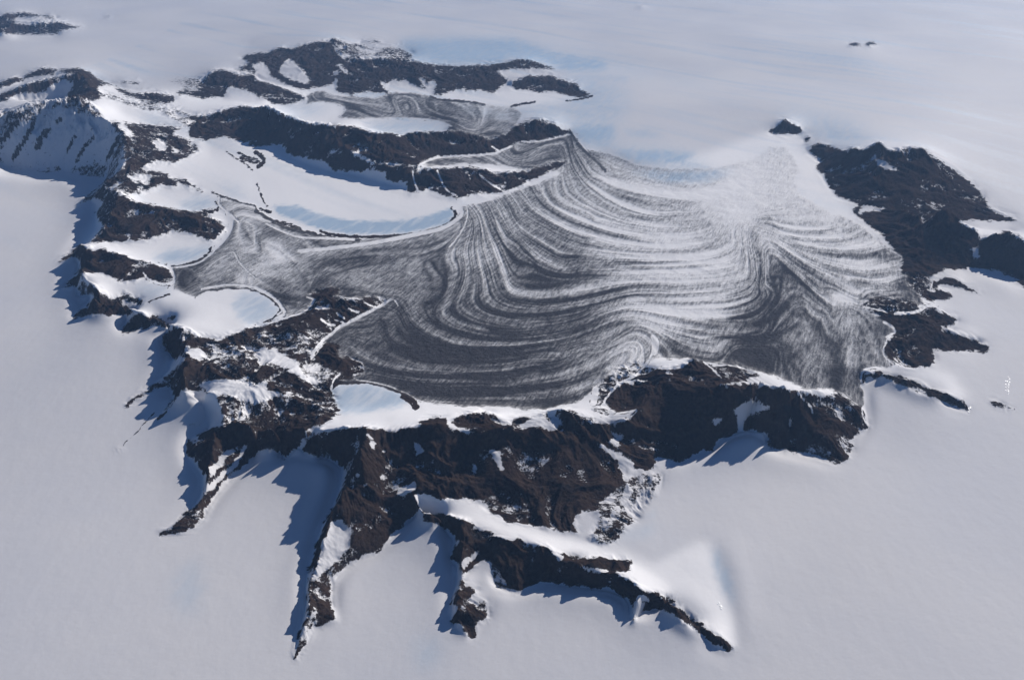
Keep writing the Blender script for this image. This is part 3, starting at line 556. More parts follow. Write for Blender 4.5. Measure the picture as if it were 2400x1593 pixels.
BLUESOFT = [
 (.45, 8, "C0 520,690 900,720 1120,900 950,1150 950,1330 1300,1360 1600,1420 C1 1900,0 1500,60 C0 1100,1480 800,1370 600,1240 480,1130 520,950"), (.35, 8, "B0 1500,300 C0 300,380 1000,560 1500,700 1100,720 700,600 0,430"),
 (.9, 5, "C0 480,1130 950,1130 940,1300 800,1370 680,1330 560,1230"), (.5, 4, "C0 0,410 500,480 900,560 860,620 400,560 0,510"), (.7, 3, "C0 600,690 1100,710 1050,750 700,745"),
 (.6, 3, "C0 450,850 1050,880 700,915 500,905"), (.7, 3, "C0 1000,1200 1300,1210 1400,1260 1100,1250"), (.4, 4, "C0 1100,640 1700,760 1900,830 1500,760"), (.4, 5, "D0 400,1180 900,1230 1400,1240 900,1280"),
 (.9, 4, "B0 1300,390 1450,360 2352,350 C0 400,480 900,560 850,660 500,660 300,600 0,540 B0 2200,595 1700,600 1450,545"),
 (.6, 4, "C0 400,680 1100,715 1050,760 700,760 1000,870 1100,880 740,905 600,780"),
 (.4, 4, "B0 2000,960 C0 0,1030 300,950 760,900 700,1100 950,1190 850,1350 700,1300 500,1180 150,1080 B0 2300,1100"),
 (.85, 3, "C0 870,1380 1300,1370 1700,1400 1600,1500 1200,1510"),
 (.85, 3, "C1 1050,0 2050,0 1800,100 1400,110"),
 (.55, 3, "C3 1190,60 1330,5 1250,80"), (.35, 5, "C3 980,250 1350,110 1250,240 1050,290"),
 (.7, 4, "C3 1850,300 1950,450 2060,850 2010,860 1880,600"), (.35, 9, "B3 1450,1200 1720,1150 1680,1430 1450,1480"),  # first one: shaded side of the trough, painted in as blue
 (.3, 8, "A3 1600,700 1700,530 1850,450 1850,900 1700,980 1600,900"), (.4, 6, "A1 1980,130 2200,150 2250,260 2100,240"),
 (.6, 9, "D0 100,1000 600,1080 900,1200 1000,1300 600,1330 400,1180 100,1080"), (.3, 6, "A0 1300,1030 1500,1030 1500,1130 1300,1120"),
 (.25, 14, "D0 0,360 600,390 1000,430 300,430"), (.2, 14, "A0 900,600 1500,570 1300,700 950,700"),
 (.35, 4, "B0 150,960 550,950 700,1000 500,1080 300,1080"),
 (.4, 5, "D0 2060,1370 C0 2060,1370 2230,1380 2240,1410 2100,1400"),
 (.3, 3, "B0 1700,950 2300,1000 2352,1120 2000,1060"),
]
# thin drawn features: (value 0 dark .. 1 white, width, line)
STROKES = [
 (.2, 6, "A0 310,1140 220,1290 120,1460"), (.3, 9, "A0 450,1180 390,1260 340,1350"), (.25, 5, "A0 560,1090 520,1120"), (.3, 5, "A0 860,1260 780,1340 700,1480"), (.2, 5, "A0 1090,1260 990,1450"), (.2, 7, "A0 0,1290 100,1200 200,1080"), (.3, 4, "A0 700,1250 620,1380"),
 (.05, 4, "B1 1800,345 1840,390 1820,440 1750,500 1600,560 1400,590 1100,610 850,605 650,580 600,555"),
 (.12, 4.5, "B1 0,370 100,430 200,490 300,540 450,560 600,600 800,635 950,640"), (.25, 2, "B1 10,120 40,220 100,330"), (.15, 4, "B1 40,350 130,380"),
 (.2, 2.4, "A1 1945,195 2050,240 2200,285 2352,322 B1 0,350"), (.3, 4, "B1 180,470 300,490 400,530"),
 (.95, 6, "B1 1820,340 1890,350 1900,400 1840,460 1700,540 1400,600 1100,660 800,700 400,740"),
 (.9, 3, "B1 1940,345 1950,400 1930,480 1880,580 1780,700"), (.9, 4, "B1 100,490 250,560 420,620 700,620 900,632"),
 (.95, 5, "B1 0,1075 100,1120 200,1190 240,1260 280,1310 180,1360"), (.1, 2, "B1 0,1105 100,1150 200,1230 220,1290 150,1360 60,1400"),
 (.1, 2, "A1 1790,1175 1810,1140 1900,1100 2050,1078 2200,1075 2352,1100"), (.95, 4, "A1 1850,1085 2000,1060 2150,1040 2352,1070 B1 0,1068"),
 (.1, 3, "A1 1440,850 1550,880 1650,870 1800,840 1900,780 1945,700"), (.95, 3, "A1 1570,892 1700,880 1830,850 1930,780 2000,700"),
 (.95, 4, "A1 1550,860 1600,950 1610,1010 1560,1060 1560,1110"), (.1, 2, "A1 1370,1210 1450,1170 1550,1135"), (.1, 2, "A1 1980,280 2010,330 2000,370"),
 (.95, 7, "A1 2100,400 2135,450 2110,560 2050,640 1990,700"), (.1, 2, "A1 1350,995 1450,1045 1560,1055"), (.9, 4, "A1 1320,940 1360,1000 1500,1050 1600,1020 1600,960 1540,880 1400,840"),
 (.95, 4, "A1 2010,250 2010,320 2120,400 2190,470"), (.8, 3, "A1 2150,740 2200,850 2352,990"), (.8, 3, "A1 1900,900 2000,820 2150,740"),
 (.95, 5, "B1 1240,1185 1180,1220 1090,1275 980,1325 860,1390 750,1440 700,1500 620,1550 B2 590,20 530,90 510,150"),
 (.95, 3, "B1 540,1180 510,1240 430,1308 300,1340 150,1395 0,1430"), (.9, 3, "B1 540,1180 470,1160"), (.9, 3, "B1 1250,1180 1280,1190 1305,1240"),
 (.03, 4, "B2 700,430 740,390 850,375 1000,375 1150,395 1300,450 1400,520 1480,590"), (.9, 2, "B2 920,350 1100,375 1250,415 1400,480 1500,550 1700,575 1900,585"),
 (.95, 3, "B2 770,300 710,350 690,440"), (.1, 10, "B2 1360,500 1430,540 1470,600"),
 (.95, 4, "C2 1290,0 1300,80 1270,160 1210,230 1160,300 1060,350 970,390 900,480 840,550 860,600"), (.95, 3, "C2 960,660 1100,640 1170,620 1100,690 1000,735 800,750 700,730"),
 (.9, 9, "C2 1310,100 1340,20 1300,-40"), (.95, 10, "C2 770,440 760,500 750,560"),
 (.95, 3, "D2 1090,0 1050,90 1080,150 1150,205"), (.95, 4, "D1 1060,1385 1150,1440 1180,1480 1090,1525"), (.95, 4, "D2 860,370 850,310 880,255 980,235 1080,260"),
 (.9, 2, "D1 1020,630 1080,720 1160,745 1235,795"), (.95, 5, "D1 1170,1310 1300,1305 1400,1290 1450,1240 1550,1240"), (.9, 3, "D1 1490,1000 1520,1020 1480,1100 1530,1110"),
 (.9, 3, "D1 880,1250 980,1272 1100,1300"), (.95, 4, "C2 1230,225 1400,250 1540,245 1650,170"), (.9, 3, "C2 1760,190 1830,240 1920,330"), (.9, 3, "C2 1850,220 2050,215 2200,280"),
 (.9, 3, "D2 280,460 320,530 400,600 410,650"), (.95, 3, "B1 1665,0 1720,130 1760,190 1850,235"), (.95, 3, "B1 1440,0 1450,90 1490,190"), (.95, 3, "B1 2050,30 2150,120 2280,190"), (.8, 2, "B1 1945,0 1970,80"),
 (.95, 3, "B1 1000,1210 1050,1240 1100,1250"), (.95, 4, "B1 850,1265 890,1290 940,1300"), (.95, 3, "B1 740,1300 770,1330 810,1355"), (.95, 4, "B1 600,1365 640,1400 720,1420"), (.9, 3, "B1 720,1370 800,1390"),
 (.9, 4, "B0 1500,1520 1600,1465 1700,1440 1900,1432 2200,1415 2250,1385 2352,1345"), (.9, 3, "B0 2170,1345 2240,1395"), (.9, 3, "C0 90,1302 250,1302 400,1268 540,1235"),
 (.1, 3, "B0 1600,890 1700,920 1900,930 2100,960"), (.9, 3, "B0 1200,1085 1500,1090 1700,1115 1800,1160"), (.9, 2, "B0 650,940 780,960 835,1015 760,1080"), (.2, 3, "C0 0,980 60,960 210,940"), (.25, 2, "C0 500,930 640,910 740,885"),
 (.2, 6, "B0 0,1400 60,1440 80,1490 20,1530"),
 (.25, 3, "A0 2190,1400 2300,1450 2352,1470"), (.35, 9, "A0 2230,1450 2352,1480"), (.45, 2.2, "A0 2080,1390 2150,1450 2250,1500 2320,1568"),  # last one: shade beside the snow mound, painted as a dark line
 (.9, 3, "D2 870,600 860,650 900,750"), (.95, 4, "C0 560,1215 640,1300 700,1420 820,1540"),
 (.1, 4, "C0 540,1215 600,1320 680,1400 770,1480 860,1568"),
 (.55, 2, "A2 1140,950 1300,780 1420,650"), (.2, 3, "A2 1450,715 1520,650"),
]
# flow lines of the ice: number of the line, tone (dark 0, white 1, - no line), width, line
FLOW = [
 (0, .2, 4, "C0 560,1250 700,1400 830,1370 1000,1460 1200,1530 1500,1555 1900,1545 2200,1480"),
 (.6, .3, 5, "C1 700,0 900,50 1150,75 1350,130 1600,160 1850,120 2100,20"),
 (1.2, .9, 9, "C1 760,0 900,100 1100,150 1350,200 1600,230 1850,210 2100,120"),
 (1.8, .35, 5, "C1 650,0 720,80 900,190 1150,260 1400,300 1700,310"),
 (2.3, .9, 7, "C1 680,60 850,210 1050,320 1200,370 1400,400"),
 (2.8, .3, 5, "C1 590,20 640,160 800,280 1000,390 1200,440 1500,460 1800,440"),
 (3.3, .75, 5, "C1 450,150 560,260 750,360 1000,450 1300,500 1600,500"),
 (3.8, .3, 3, "C1 350,160 360,250 500,330 700,390 760,450 800,490"),
 (4.2, .9, 6, "C1 380,310 560,400 750,480 1000,550 1300,600 1600,610 1850,560"),
 (4.7, .12, 6, "C1 200,240 330,350 500,460 700,520 850,570 1000,600 1200,630"),
 (5.1, .9, 8, "C1 180,310 350,430 550,530 750,600 950,650 1200,690 1500,690 1800,650"),
 (5.6, .25, 4, "C1 120,310 200,400 400,510 600,600 820,630"),
 (6, .1, 6, "C1 40,380 300,500 550,630 800,700 1100,735 1400,752 1700,742 1900,692 2030,620"),
 (6.5, .97, 10, "C1 0,440 200,590 400,720 560,765 800,750 1050,780 1300,800 1600,805 1900,750 2100,640"),
 (7, .12, 7, "C1 0,570 200,650 350,740 420,800 600,795 740,812"),
 (7.3, .9, 6, "C1 100,700 250,800 400,870 540,915"),
 (7.6, .3, 5, "C1 750,870 1000,850 1300,840 1700,830"),
 (7.9, .95, 5, "C1 950,870 1200,880 1500,870 1850,850 2100,780"),
 (8.2, .15, 5, "C1 1000,890 1300,900 1600,890 1900,855"),
 (8.5, .9, 6, "C1 900,930 1200,930 1500,925 1900,900 2150,830"),
 (8.9, .08, 6, "E0 1060,560 1160,660 1205,730 1260,765 1400,775 1550,770 1720,765"),
 (8.2, .85, 6, "E0 940,420 970,500 1020,600"), (8.6, .3, 4, "E0 900,390 940,480 1010,620 1090,740"), (7.8, .3, 4, "E0 1000,470 1100,600 1200,700"),
 (9.2, .3, 5, "E0 960,640 1000,740 1030,820 1100,850 1300,850"),
 (9.5, .97, 8, "E0 880,480 950,620 990,730 1005,810 1030,860 1100,882 1200,893 1350,878 1500,850 1700,820 1850,815 2050,828 C1 1900,1015 2220,960"),
 (10, .12, 9, "E0 850,420 900,600 950,720 985,860 1030,905 1130,937 1300,945 1500,920 1700,862 1850,835 2050,850 C1 1800,1055 2050,1030 2220,980"),
 (10.8, .85, 5, "E0 820,560 860,700 895,820 895,890 960,940 1060,968 1200,975 1400,958 1600,915 1800,868 2050,880 C1 1900,1090 2220,1010"),
 (11.3, .12, 6, "E0 800,640 850,800 835,930 900,985 1050,1020 1250,1015 1450,980 1650,928 1800,890 2050,905 C1 1950,1130 2200,1045"),
 (11.7, .85, 5, "E0 1500,990 1700,935 1830,905 2050,920 C1 1950,1155 2220,1085"),
 (12, .75, 5, "E0 790,700 770,840 710,930 760,990 860,1030 1050,1062 1250,1052"),
 (12.3, .1, 5, "E0 760,760 740,860 680,950 690,1000 780,1060 900,1097 1100,1110 1300,1082 1500,1030 1750,935 2050,950 C1 2050,1190 2260,1095"),
 (12.7, .95, 8, "E0 1780,960 2050,985 C1 2000,1240 2200,1180 2320,1090"),
 (12.8, .95, 6, "E0 700,880 640,955 618,1000 700,1052 820,1092 920,1108"),
 (13.1, .35, 6, "E0 730,680 735,780 680,880 600,970 605,1030 700,1090 850,1130 1050,1142 1300,1118 1500,1068 1700,995 1820,955 2050,975 C1 1700,1270 2050,1265 2250,1190 2352,1120"),
 (13.8, .1, 6, "E0 420,930 470,990 520,1040 620,1092 750,1137 900,1157 1100,1162 1300,1140 1500,1098 1700,1025 1800,985"),
 (14.1, .85, 7, "E0 380,940 440,1045 560,1125 700,1182 850,1200 1050,1192 1250,1178 1450,1118"),
 (14.6, .12, 6, "E0 340,960 380,1085 480,1155 640,1205 850,1220 1100,1215 1300,1185 1500,1135 1700,1055 1790,1020 C1 1250,1370 1500,1440 1750,1500 2352,1530"),
 (15.1, .4, 5, "E0 260,1080 300,1150 420,1225 600,1255 900,1255 1300,1230 1600,1150 1750,1075"),
 (13.5, .97, 12, "C1 700,1330 950,1260 1120,1255 1300,1280 1600,1310 1900,1345 2130,1345 2280,1260"),
 (14, .15, 5, "C1 800,1350 1050,1290 1200,1300 1500,1360 1800,1420 2050,1440 2352,1390"),
 (14.3, .9, 6, "C1 850,1365 1050,1310 1250,1340 1450,1400 1700,1450 2000,1490 2250,1500"),
 (15.2, .9, 6, "C1 900,1400 1080,1360 1250,1400 1400,1450 1600,1500 1900,1568 C2 1950,60"),
 (15.6, .2, 4, "C1 600,1480 900,1400 1100,1385 1250,1420 1400,1520 1500,1568 C2 1650,60"),
 (16, .9, 5, "C1 950,1520 1080,1420 1200,1410 1330,1470 1450,1568"),
 (16.4, .3, 4, "C1 920,1568 1060,1450 1180,1440 1280,1500 1330,1568"),
 (15.6, .12, 6, "B1 1290,1330 1310,1480 1450,1568 B2 1600,60 2000,100 2352,90 C2 0,80 350,20"),
 (16.2, .2, 5, "B1 1150,1400 1200,1568 B2 1300,80 1600,160 2000,190 2352,170 C2 0,160 400,60"),
 (16.8, .75, 6, "B2 870,0 930,120 1100,210 1300,240 1500,300"),
 (17, .15, 6, "B2 830,0 900,130 1150,260 1500,310 2000,310 2352,290 C2 0,270 400,200 700,60"),
 (17.6, .5, 5, "B2 1000,270 1300,330 1600,370 2352,390 C2 0,370 400,320 750,170 1000,20"),
 (18.2, .2, 6, "B2 1000,330 1300,400 1700,480 2352,470 C2 0,460 400,420 700,320 950,150 1150,20"),
 (19, .5, 5, "B2 1500,520 1900,570 2352,570 C2 0,580 350,580 650,500 780,380"),
 # left bay of the moraine
 (14.6, .85, 4, "B1 1900,420 1750,540 1500,620 1200,680 800,730 400,760"),
 (14.3, .4, 4, "B1 1930,480 1750,640 1500,720 1200,770 900,800 600,830"),
 (13.5, .7, 4, "B1 1900,560 1760,720 1740,800 1830,930"),
 (13.7, .15, 4, "B1 1600,780 1650,900 1740,1010 1740,1100 1650,1200 1500,1240"),
 (13.65, .85, 5, "B1 1560,830 1640,930 1720,1010"),
 (14.0, .3, 4, "B1 1450,720 1300,800 1050,850 900,900 700,960"),
 (13.9, .7, 5, "B1 1300,900 1500,960 1600,980"),
 (13.8, .3, 4, "B1 900,960 1100,1040 1250,1070 1400,1050"),
 (13.8, .5, 4, "B1 500,1080 800,1000 1100,1080 1250,1120"),
 (14.9, .8, 5, "B1 0,420 200,520 400,640 450,700"), (14.7, .7, 5, "B1 0,800 150,770 380,780"),
 (14.2, .85, 4, "B1 0,980 100,1050 260,1140"), (14.1, .85, 3, "B1 160,1160 300,1200 480,1215"),
 (14.5, .3, 4, "A1 2352,640 B1 200,700 400,900 500,1080"),
 (15.2, .3, 4, "A1 2200,400 2250,550 2352,700"), (15, .4, 4, "A1 2050,700 2000,850 1900,950 1850,1080"), (15.3, .2, 5, "A1 1700,900 1650,1000 1700,1080"),
 # fan on the right
 (13.2, .15, 7, "C1 2200,470 2210,580 2260,720 2300,860 2280,980 2200,1100"),
 (9, .2, 4, "C1 2200,470 2300,440 D1 0,430 100,480 300,495 450,470"),
 (8.6, .9, 5, "D1 0,460 150,510 400,540 600,510 640,470"),
 (9.5, .15, 4, "C1 2230,480 D1 0,480 120,530 300,570 500,565 620,540"),
 (10, .85, 6, "D1 30,540 250,600 500,620 750,590"),
 (10.4, .2, 4, "D1 100,590 350,640 600,655 760,625"),
 (10.8, .9, 7, "D1 150,640 400,700 700,720 950,650"),
 (11.2, .2, 4, "D1 100,640 300,700 600,745 1000,740"),
 (11.6, .9, 7, "D1 300,750 600,800 900,840 1150,760"),
 (12, .15, 7, "D1 350,730 600,780 900,800 1050,770 1240,800"),
 (12.4, .95, 7, "D1 400,820 700,890 950,900 1200,850"),
 (12.8, .3, 5, "D1 450,850 700,930 950,960 1100,920"),
 (13.3, .97, 10, "D1 650,960 850,1030 1050,1040 1250,960"),
 (13.8, .12, 9, "D1 750,1000 950,1060 1150,1060 1300,1020"),
 (14.3, .95, 7, "D1 850,1100 1050,1120 1250,1090"),
 (14.8, .12, 6, "D1 900,1140 1100,1160 1300,1150"),
 (15.2, .9, 5, "D1 1050,1170 1200,1160 1290,1120"),
 (13.5, .97, 6, "D1 0,600 100,670 250,770 400,870 520,930 700,1040 850,1110 980,1150"),
 (14.2, .95, 6, "D1 0,650 60,700 110,790 200,860 300,950 400,1070 520,1180 660,1250"),
 (13.8, .2, 5, "D1 0,620 150,740 300,860 500,980 700,1120 850,1200"),
 (14.8, .95, 12, "D1 560,1110 700,1160 850,1230 950,1310 1040,1370"),
 (14.8, .2, 5, "D1 50,760 150,870 280,1000 400,1110 530,1230 600,1320 620,1450"),
 (15.2, .85, 5, "D1 350,1150 380,1300 500,1350 560,1430"),
 (15, .8, 5, "C1 2352,750 D1 0,900 -20,1050"), (14.2, .15, 6, "D1 60,950 50,1100 0,1200 C1 2300,1290 2100,1350 1900,1370"),
 (15.2, .12, 8, "D1 200,1100 160,1250 0,1370 C1 2200,1420 1950,1400 1700,1350"),
 (16, .1, 8, "D1 350,1250 300,1400 100,1500 0,1530 C1 2200,1560 2000,1530 1800,1480"),
 (15.8, .3, 6, "D1 500,1300 450,1500 D2 350,60 150,180"), (15.6, .5, 5, "D1 700,1300 680,1500 D2 600,150 400,300"), (17, .15, 8, "D2 0,130 C2 2200,160 2000,120"),
 (1, .8, 3, "B0 500,880 800,920 1100,960 1300,1020"), (2, .15, 4, "B0 520,900 750,930 950,990 1000,1050"), (3, .3, 4, "B0 850,1010 950,1000 1020,1040"),
 (1, .8, 3, "B0 1560,935 1650,930 1660,1020 1700,1060 1900,1080 2020,1140"), (2, .2, 4, "B0 1350,1080 1650,1060 1850,1110 1880,1180"), (3, .7, 3, "B0 1300,960 1320,920 1400,950 1380,1030"), (1.5, .2, 4, "B0 1300,870 1500,870 1530,920"),
 (2, .3, 4, "C0 0,1420 200,1330 400,1290"), (3, .8, 4, "C0 130,1430 300,1330 530,1290"), (4, .2, 4, "C0 0,1500 200,1500 450,1440"),
]
# how much debris lies on the ice: x,y@amount, last number the reach
DEB = """C1 1800,200@.1 2100,350@.05 1500,300@.3 1000,300@.42 600,150@.5 300,100@.62 1500,680@.22 1000,600@.4 500,450@.45 100,750@.65 500,900@.72 300,1060@.8 1000,900@.45 1600,850@.2 2000,950@.25 1600,1000@.2 1700,1150@.25 1300,1150@.35 800,1150@.7 400,1250@.8 1800,1300@.15 1400,1300@.2 2280,1300@.8 2250,1500@.9 1800,1450@.5 1000,1450@.5 500,1450@.75 1400,50@.2 1800,50@.05 2100,100@.02 900,100@.3
D1 100,100@.12 300,400@.15 500,600@.25 800,700@.28 1100,780@.5 1000,900@.3 1300,1050@.9 1000,1020@.45 1200,1230@.9 600,1000@.45 300,1050@.7 100,1000@.7 50,1250@.9 400,1300@.65 750,1350@.4 1000,1450@.7 500,1500@.75 0,500@.25 900,1250@.7 700,1180@.2
B1 1000,850@.72 500,900@.6 200,700@.42 100,550@.65 300,1100@.7 700,1100@.92 1500,700@.7 1900,600@.6 2250,400@.5 2100,750@.35 1900,1000@.75 1500,1100@.8 1400,1250@.75 2000,1300@.82 2300,1350@.85 900,1400@.78 1500,1500@.88 700,680@.6 2200,1000@.6
A1 2200,500@.62 1700,950@.82 2200,700@.6 2100,930@.4 2300,900@.4 1980,980@.5 2050,300@.3 2300,400@.3
B2 1500,150@.88 2000,250@.88 900,80@.85 2000,500@.85 1200,400@.88 C2 200,250@.82 700,100@.6 1100,60@.35 700,350@.65 300,500@.85 1600,100@.75 2200,150@.97 D2 200,100@.85 500,150@.75 300,330@.75 700,350@.9 850,130@.55 1000,100@.7
C0 1000,1450@.3 1500,1520@.2 650,1400@.7 250,1420@.75 500,1350@.78 B0 2200,1470@.7 1700,1500@.7
B0 600,880@.8 1000,1000@.75 1400,1000@.65 1700,1130@.85 2000,1000@.4 2200,1200@.7 1500,900@.7 2300,1050@.2 C0 50,1050@.45"""

SUNLIT = ["A1 1050,150 735,665 740,990 885,1150 1310,1320 1680,1460 A2 1740,80 1680,440 2030,640 2070,770 B2 450,820 1000,790 1480,785 2000,855 C2 540,640 1180,620 1650,165 2352,320 D2 300,460 700,480 870,700 860,300 1100,250 1800,500 1700,300 1200,240 D1 1500,1200 1250,900 1200,800 780,385 D0 480,1500 350,1370 330,1150 0,1200 C0 1800,1400 1100,1560 560,1230 B0 2000,1230 1000,1130 C0 400,960 600,900 B0 2352,800 400,800 A0 2352,820 1700,850 900,780 750,890 1150,1200",
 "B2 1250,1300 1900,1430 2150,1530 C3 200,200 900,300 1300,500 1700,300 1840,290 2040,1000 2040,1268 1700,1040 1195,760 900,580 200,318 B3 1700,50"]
# ---------------------------------------------------------------- build the height field
def sstep(x, a, b):
    t = min(max((x - a) / (b - a), 0.0), 1.0); return t * t * (3 - 2 * t)
def lift(px, py, v):
    """the ice outside the left rim stands higher; all outer ice stands higher than first surveyed"""
    if v < 5 and py > 395 or v < .2:
        off = 2.8 * (.35 + .65 * sstep(py, 400, 480))
        v = v + off * (1 - v / 5)
    return v
AN = np.clip((HC / np.hypot(WY, HC)) ** 0.8, 0.15, 1.0)
S = np.zeros((NY, NX)); Wt = np.zeros((NY, NX))
for ln in HEIGHTS.strip().splitlines():
    P = [(a, b, lift(a, b, v), lift(a, b, v)) for a, b, v in pts(ln)]
    raster_line(S, Wt, P)
S[0, :] += 4.6; Wt[0, :] += 1; S[-1, :] += 2.8; Wt[-1, :] += 1
fy = np.interp(GY, [0, 60, 300, 420, 500, 1700], [4.6, 4.6, 4.2, 1.8, 2.8, 2.8])
S[:, 0] += fy; Wt[:, 0] += 1
fy = np.interp(GY, [0, 60, 400, 620, 760, 1700], [4.6, 4.6, 4.2, 3.8, 3.2, 2.8])
S[:, -1] += fy; Wt[:, -1] += 1
Z = relax(S, Wt, AN)
Z0 = blur(Z, 1)
print("height solved", round(time.time() - T0, 1))

# ---------------------------------------------------------------- surveyed sheets of cover
SW, SH, SC = 1360, 960, 0.5                # half photo resolution with a margin of 80
OFF = 80.0
def sheet_xy(P): return np.array([((a * SC) + OFF, (b * SC) + OFF) for a, b, _ in P])
def fill(mask_val, arr, s, P=None):
    q = sheet_xy(pts(s)) if P is None else P
    x0 = max(int(q[:, 0].min()) - 1, 0); x1 = min(int(q[:, 0].max()) + 2, SW)
    y0 = max(int(q[:, 1].min()) - 1, 0); y1 = min(int(q[:, 1].max()) + 2, SH)
    xs, ys = np.meshgrid(np.arange(x0, x1) + .5, np.arange(y0, y1) + .5)
    ins = np.zeros(xs.shape, bool)
    n = len(q)
    for k in range(n):
        ax, ay = q[k]; bx, by = q[(k + 1) % n]
        if ay == by: continue
        c = (ys >= min(ay, by)) & (ys < max(ay, by))
        ins ^= c & (xs < ax + (ys - ay) * (bx - ax) / (by - ay))
    arr[y0:y1, x0:x1][ins] = mask_val
    return (slice(y0, y1), slice(x0, x1)), ins
def stroke_dist(s, wmax):
    """soft profile 0..1 around a line, on the sheet"""
    q = sheet_xy(pts(s))
    # round the corners
    for _ in range(2):
        r = [q[0]]
        for k in range(len(q) - 1):
            r += [q[k] * .75 + q[k + 1] * .25, q[k] * .25 + q[k + 1] * .75]
        r.append(q[-1]); q = np.array(r)
    m = wmax * 2 + 2
    x0 = max(int(q[:, 0].min() - m), 0); x1 = min(int(q[:, 0].max() + m), SW)
    y0 = max(int(q[:, 1].min() - m), 0); y1 = min(int(q[:, 1].max() + m), SH)
    if x1 <= x0 or y1 <= y0: return None
    xs, ys = np.meshgrid(np.arange(x0, x1) + .5, np.arange(y0, y1) + .5)
    D = np.full(xs.shape, 1e9); Tt = np.zeros(xs.shape)
    seg = np.hypot(*(q[1:] - q[:-1]).T); cum = np.concatenate([[0], np.cumsum(seg)]); L = cum[-1] + 1e-9
    for k in range(len(q) - 1):
        a = q[k]; b = q[k + 1]
        # only the neighbourhood of the segment
        u0 = int(max(min(a[0], b[0]) - m - x0, 0)); u1 = int(min(max(a[0], b[0]) + m - x0, xs.shape[1]))
        v0 = int(max(min(a[1], b[1]) - m - y0, 0)); v1 = int(min(max(a[1], b[1]) + m - y0, xs.shape[0]))
        if u1 <= u0 or v1 <= v0: continue
        X = xs[v0:v1, u0:u1]; Y = ys[v0:v1, u0:u1]
        d = b - a; t = np.clip(((X - a[0]) * d[0] + (Y - a[1]) * d[1]) / (d @ d + 1e-9), 0, 1)
        dd = np.hypot(X - a[0] - t * d[0], Y - a[1] - t * d[1])
        sub = D[v0:v1, u0:u1]; st = Tt[v0:v1, u0:u1]
        c = dd < sub
        sub[c] = dd[c]; st[c] = ((cum[k] + t * seg[k]) / L)[c]
    return (slice(y0, y1), slice(x0, x1)), D, Tt

RID = np.zeros((SH, SW), np.int16)        # which thing the ground belongs to
COV = np.ones((SH, SW))                   # snow cover
GLAC = np.zeros((SH, SW))
DEBR = np.zeros((SH, SW))
BLU = np.zeros((SH, SW))
SUNM = np.zeros((SH, SW))
for s in SUNLIT: fill(1.0, SUNM, s)
SUNM = blur(SUNM, 4)
LINE = np.zeros((SH, SW)); LTONE = np.full((SH, SW), .5)
G_ID = 200
fill(G_ID, RID, GLACIER); fill(1.0, GLAC, GLACIER)
fill(G_ID + 1, RID, GLACIER_N); fill(1.0, GLAC, GLACIER_N)
P_ID = 150
for k, (nm, lb, st, br, s) in enumerate(BLUE):
    t = np.zeros((SH, SW)); fill(min(st * 1.35, .9), t, s); fill(P_ID + k, RID, s)
    BLU = np.maximum(BLU, blur(t, br)); 
    tt = np.zeros((SH, SW)); fill(1.0, tt, s); GLAC[tt > 0] = 0
for st, br, s in BLUESOFT:
    t = np.zeros((SH, SW)); fill(st, t, s); BLU = np.maximum(BLU, blur(t, br))
ROCKM = np.zeros((SH, SW))
for k, (nm, lb, ct, gr, cv, s) in enumerate(ROCKS):
    fill(k + 1, RID, s); fill(cv, COV, s); fill(1.0, ROCKM, s); fill(0.0, GLAC, s)
for cv, s in SPECKLE:
    t = np.zeros((SH, SW)); fill(1.0, t, s); t = blur(t, 2) * (ROCKM > 0)
    COV = COV * (1 - t) + cv * t
for cv, s in STRIP:
    t = np.zeros((SH, SW)); fill(1.0, t, s); t = blur(t, 3) * (ROCKM < .5)
    COV = COV * (1 - t) + (cv + .1) * t
SID = np.zeros((SH, SW), np.int16)
for k, s in enumerate(SNOW):
    fill(1.0, COV, s); fill(k + 1, SID, s)
SID[ROCKM < .5] = 0
COV = np.where(blur(ROCKM, 2) > .02, blur(COV, 1), COV)
# debris on the ice
gy_, gx_ = np.mgrid[0:SH:4, 0:SW:4]
num = np.zeros(gx_.shape); den = np.zeros(gx_.shape)
for a, b, v in pts(DEB.replace("\n", " ")):
    x_, y_ = a * SC + OFF, b * SC + OFF
    w_ = 1.0 / (((gx_ - x_) ** 2 + 2.2 * (gy_ - y_) ** 2) / 400 + .3) ** 1.8
    num += w_ * v; den += w_
dsm = num / den
yy = np.clip(np.arange(SH) / 4, 0, dsm.shape[0] - 1.001); xx = np.clip(np.arange(SW) / 4, 0, dsm.shape[1] - 1.001)
y0_ = yy.astype(int); x0_ = xx.astype(int); fy_ = (yy - y0_)[:, None]; fx_ = (xx - x0_)[None, :]
g4 = lambda A: (A[y0_][:, x0_] * (1 - fy_) * (1 - fx_) + A[y0_ + 1][:, x0_] * fy_ * (1 - fx_) + A[y0_][:, x0_ + 1] * (1 - fy_) * fx_ + A[y0_ + 1][:, x0_ + 1] * fy_ * fx_)
DEBR = g4(dsm)
GSOFT = blur(GLAC, 1)
# lines on the ice
for u, tone, wd, s in FLOW:
    r = stroke_dist(s, wd)
    if r is None: continue
    sl, D, Tt = r
    taper = np.clip(np.minimum(Tt, 1 - Tt) * 6, 0, 1)
    a = np.exp(-(D / (wd * .55)) ** 2) * taper * .85
    LTONE[sl] = LTONE[sl] * (1 - a) + tone * a
    LINE[sl] = np.maximum(LINE[sl], a)
HARD = np.zeros((SH, SW)); HTONE = np.zeros((SH, SW))
for tone, wd, s in STROKES:
    r = stroke_dist(s, wd)
    if r is None: continue
    sl, D, Tt = r
    a = np.clip((wd * .42 - D) / 1.0 + .5, 0, 1)
    HTONE[sl] = HTONE[sl] * (1 - a) + tone * a
    HARD[sl] = np.maximum(HARD[sl], a)
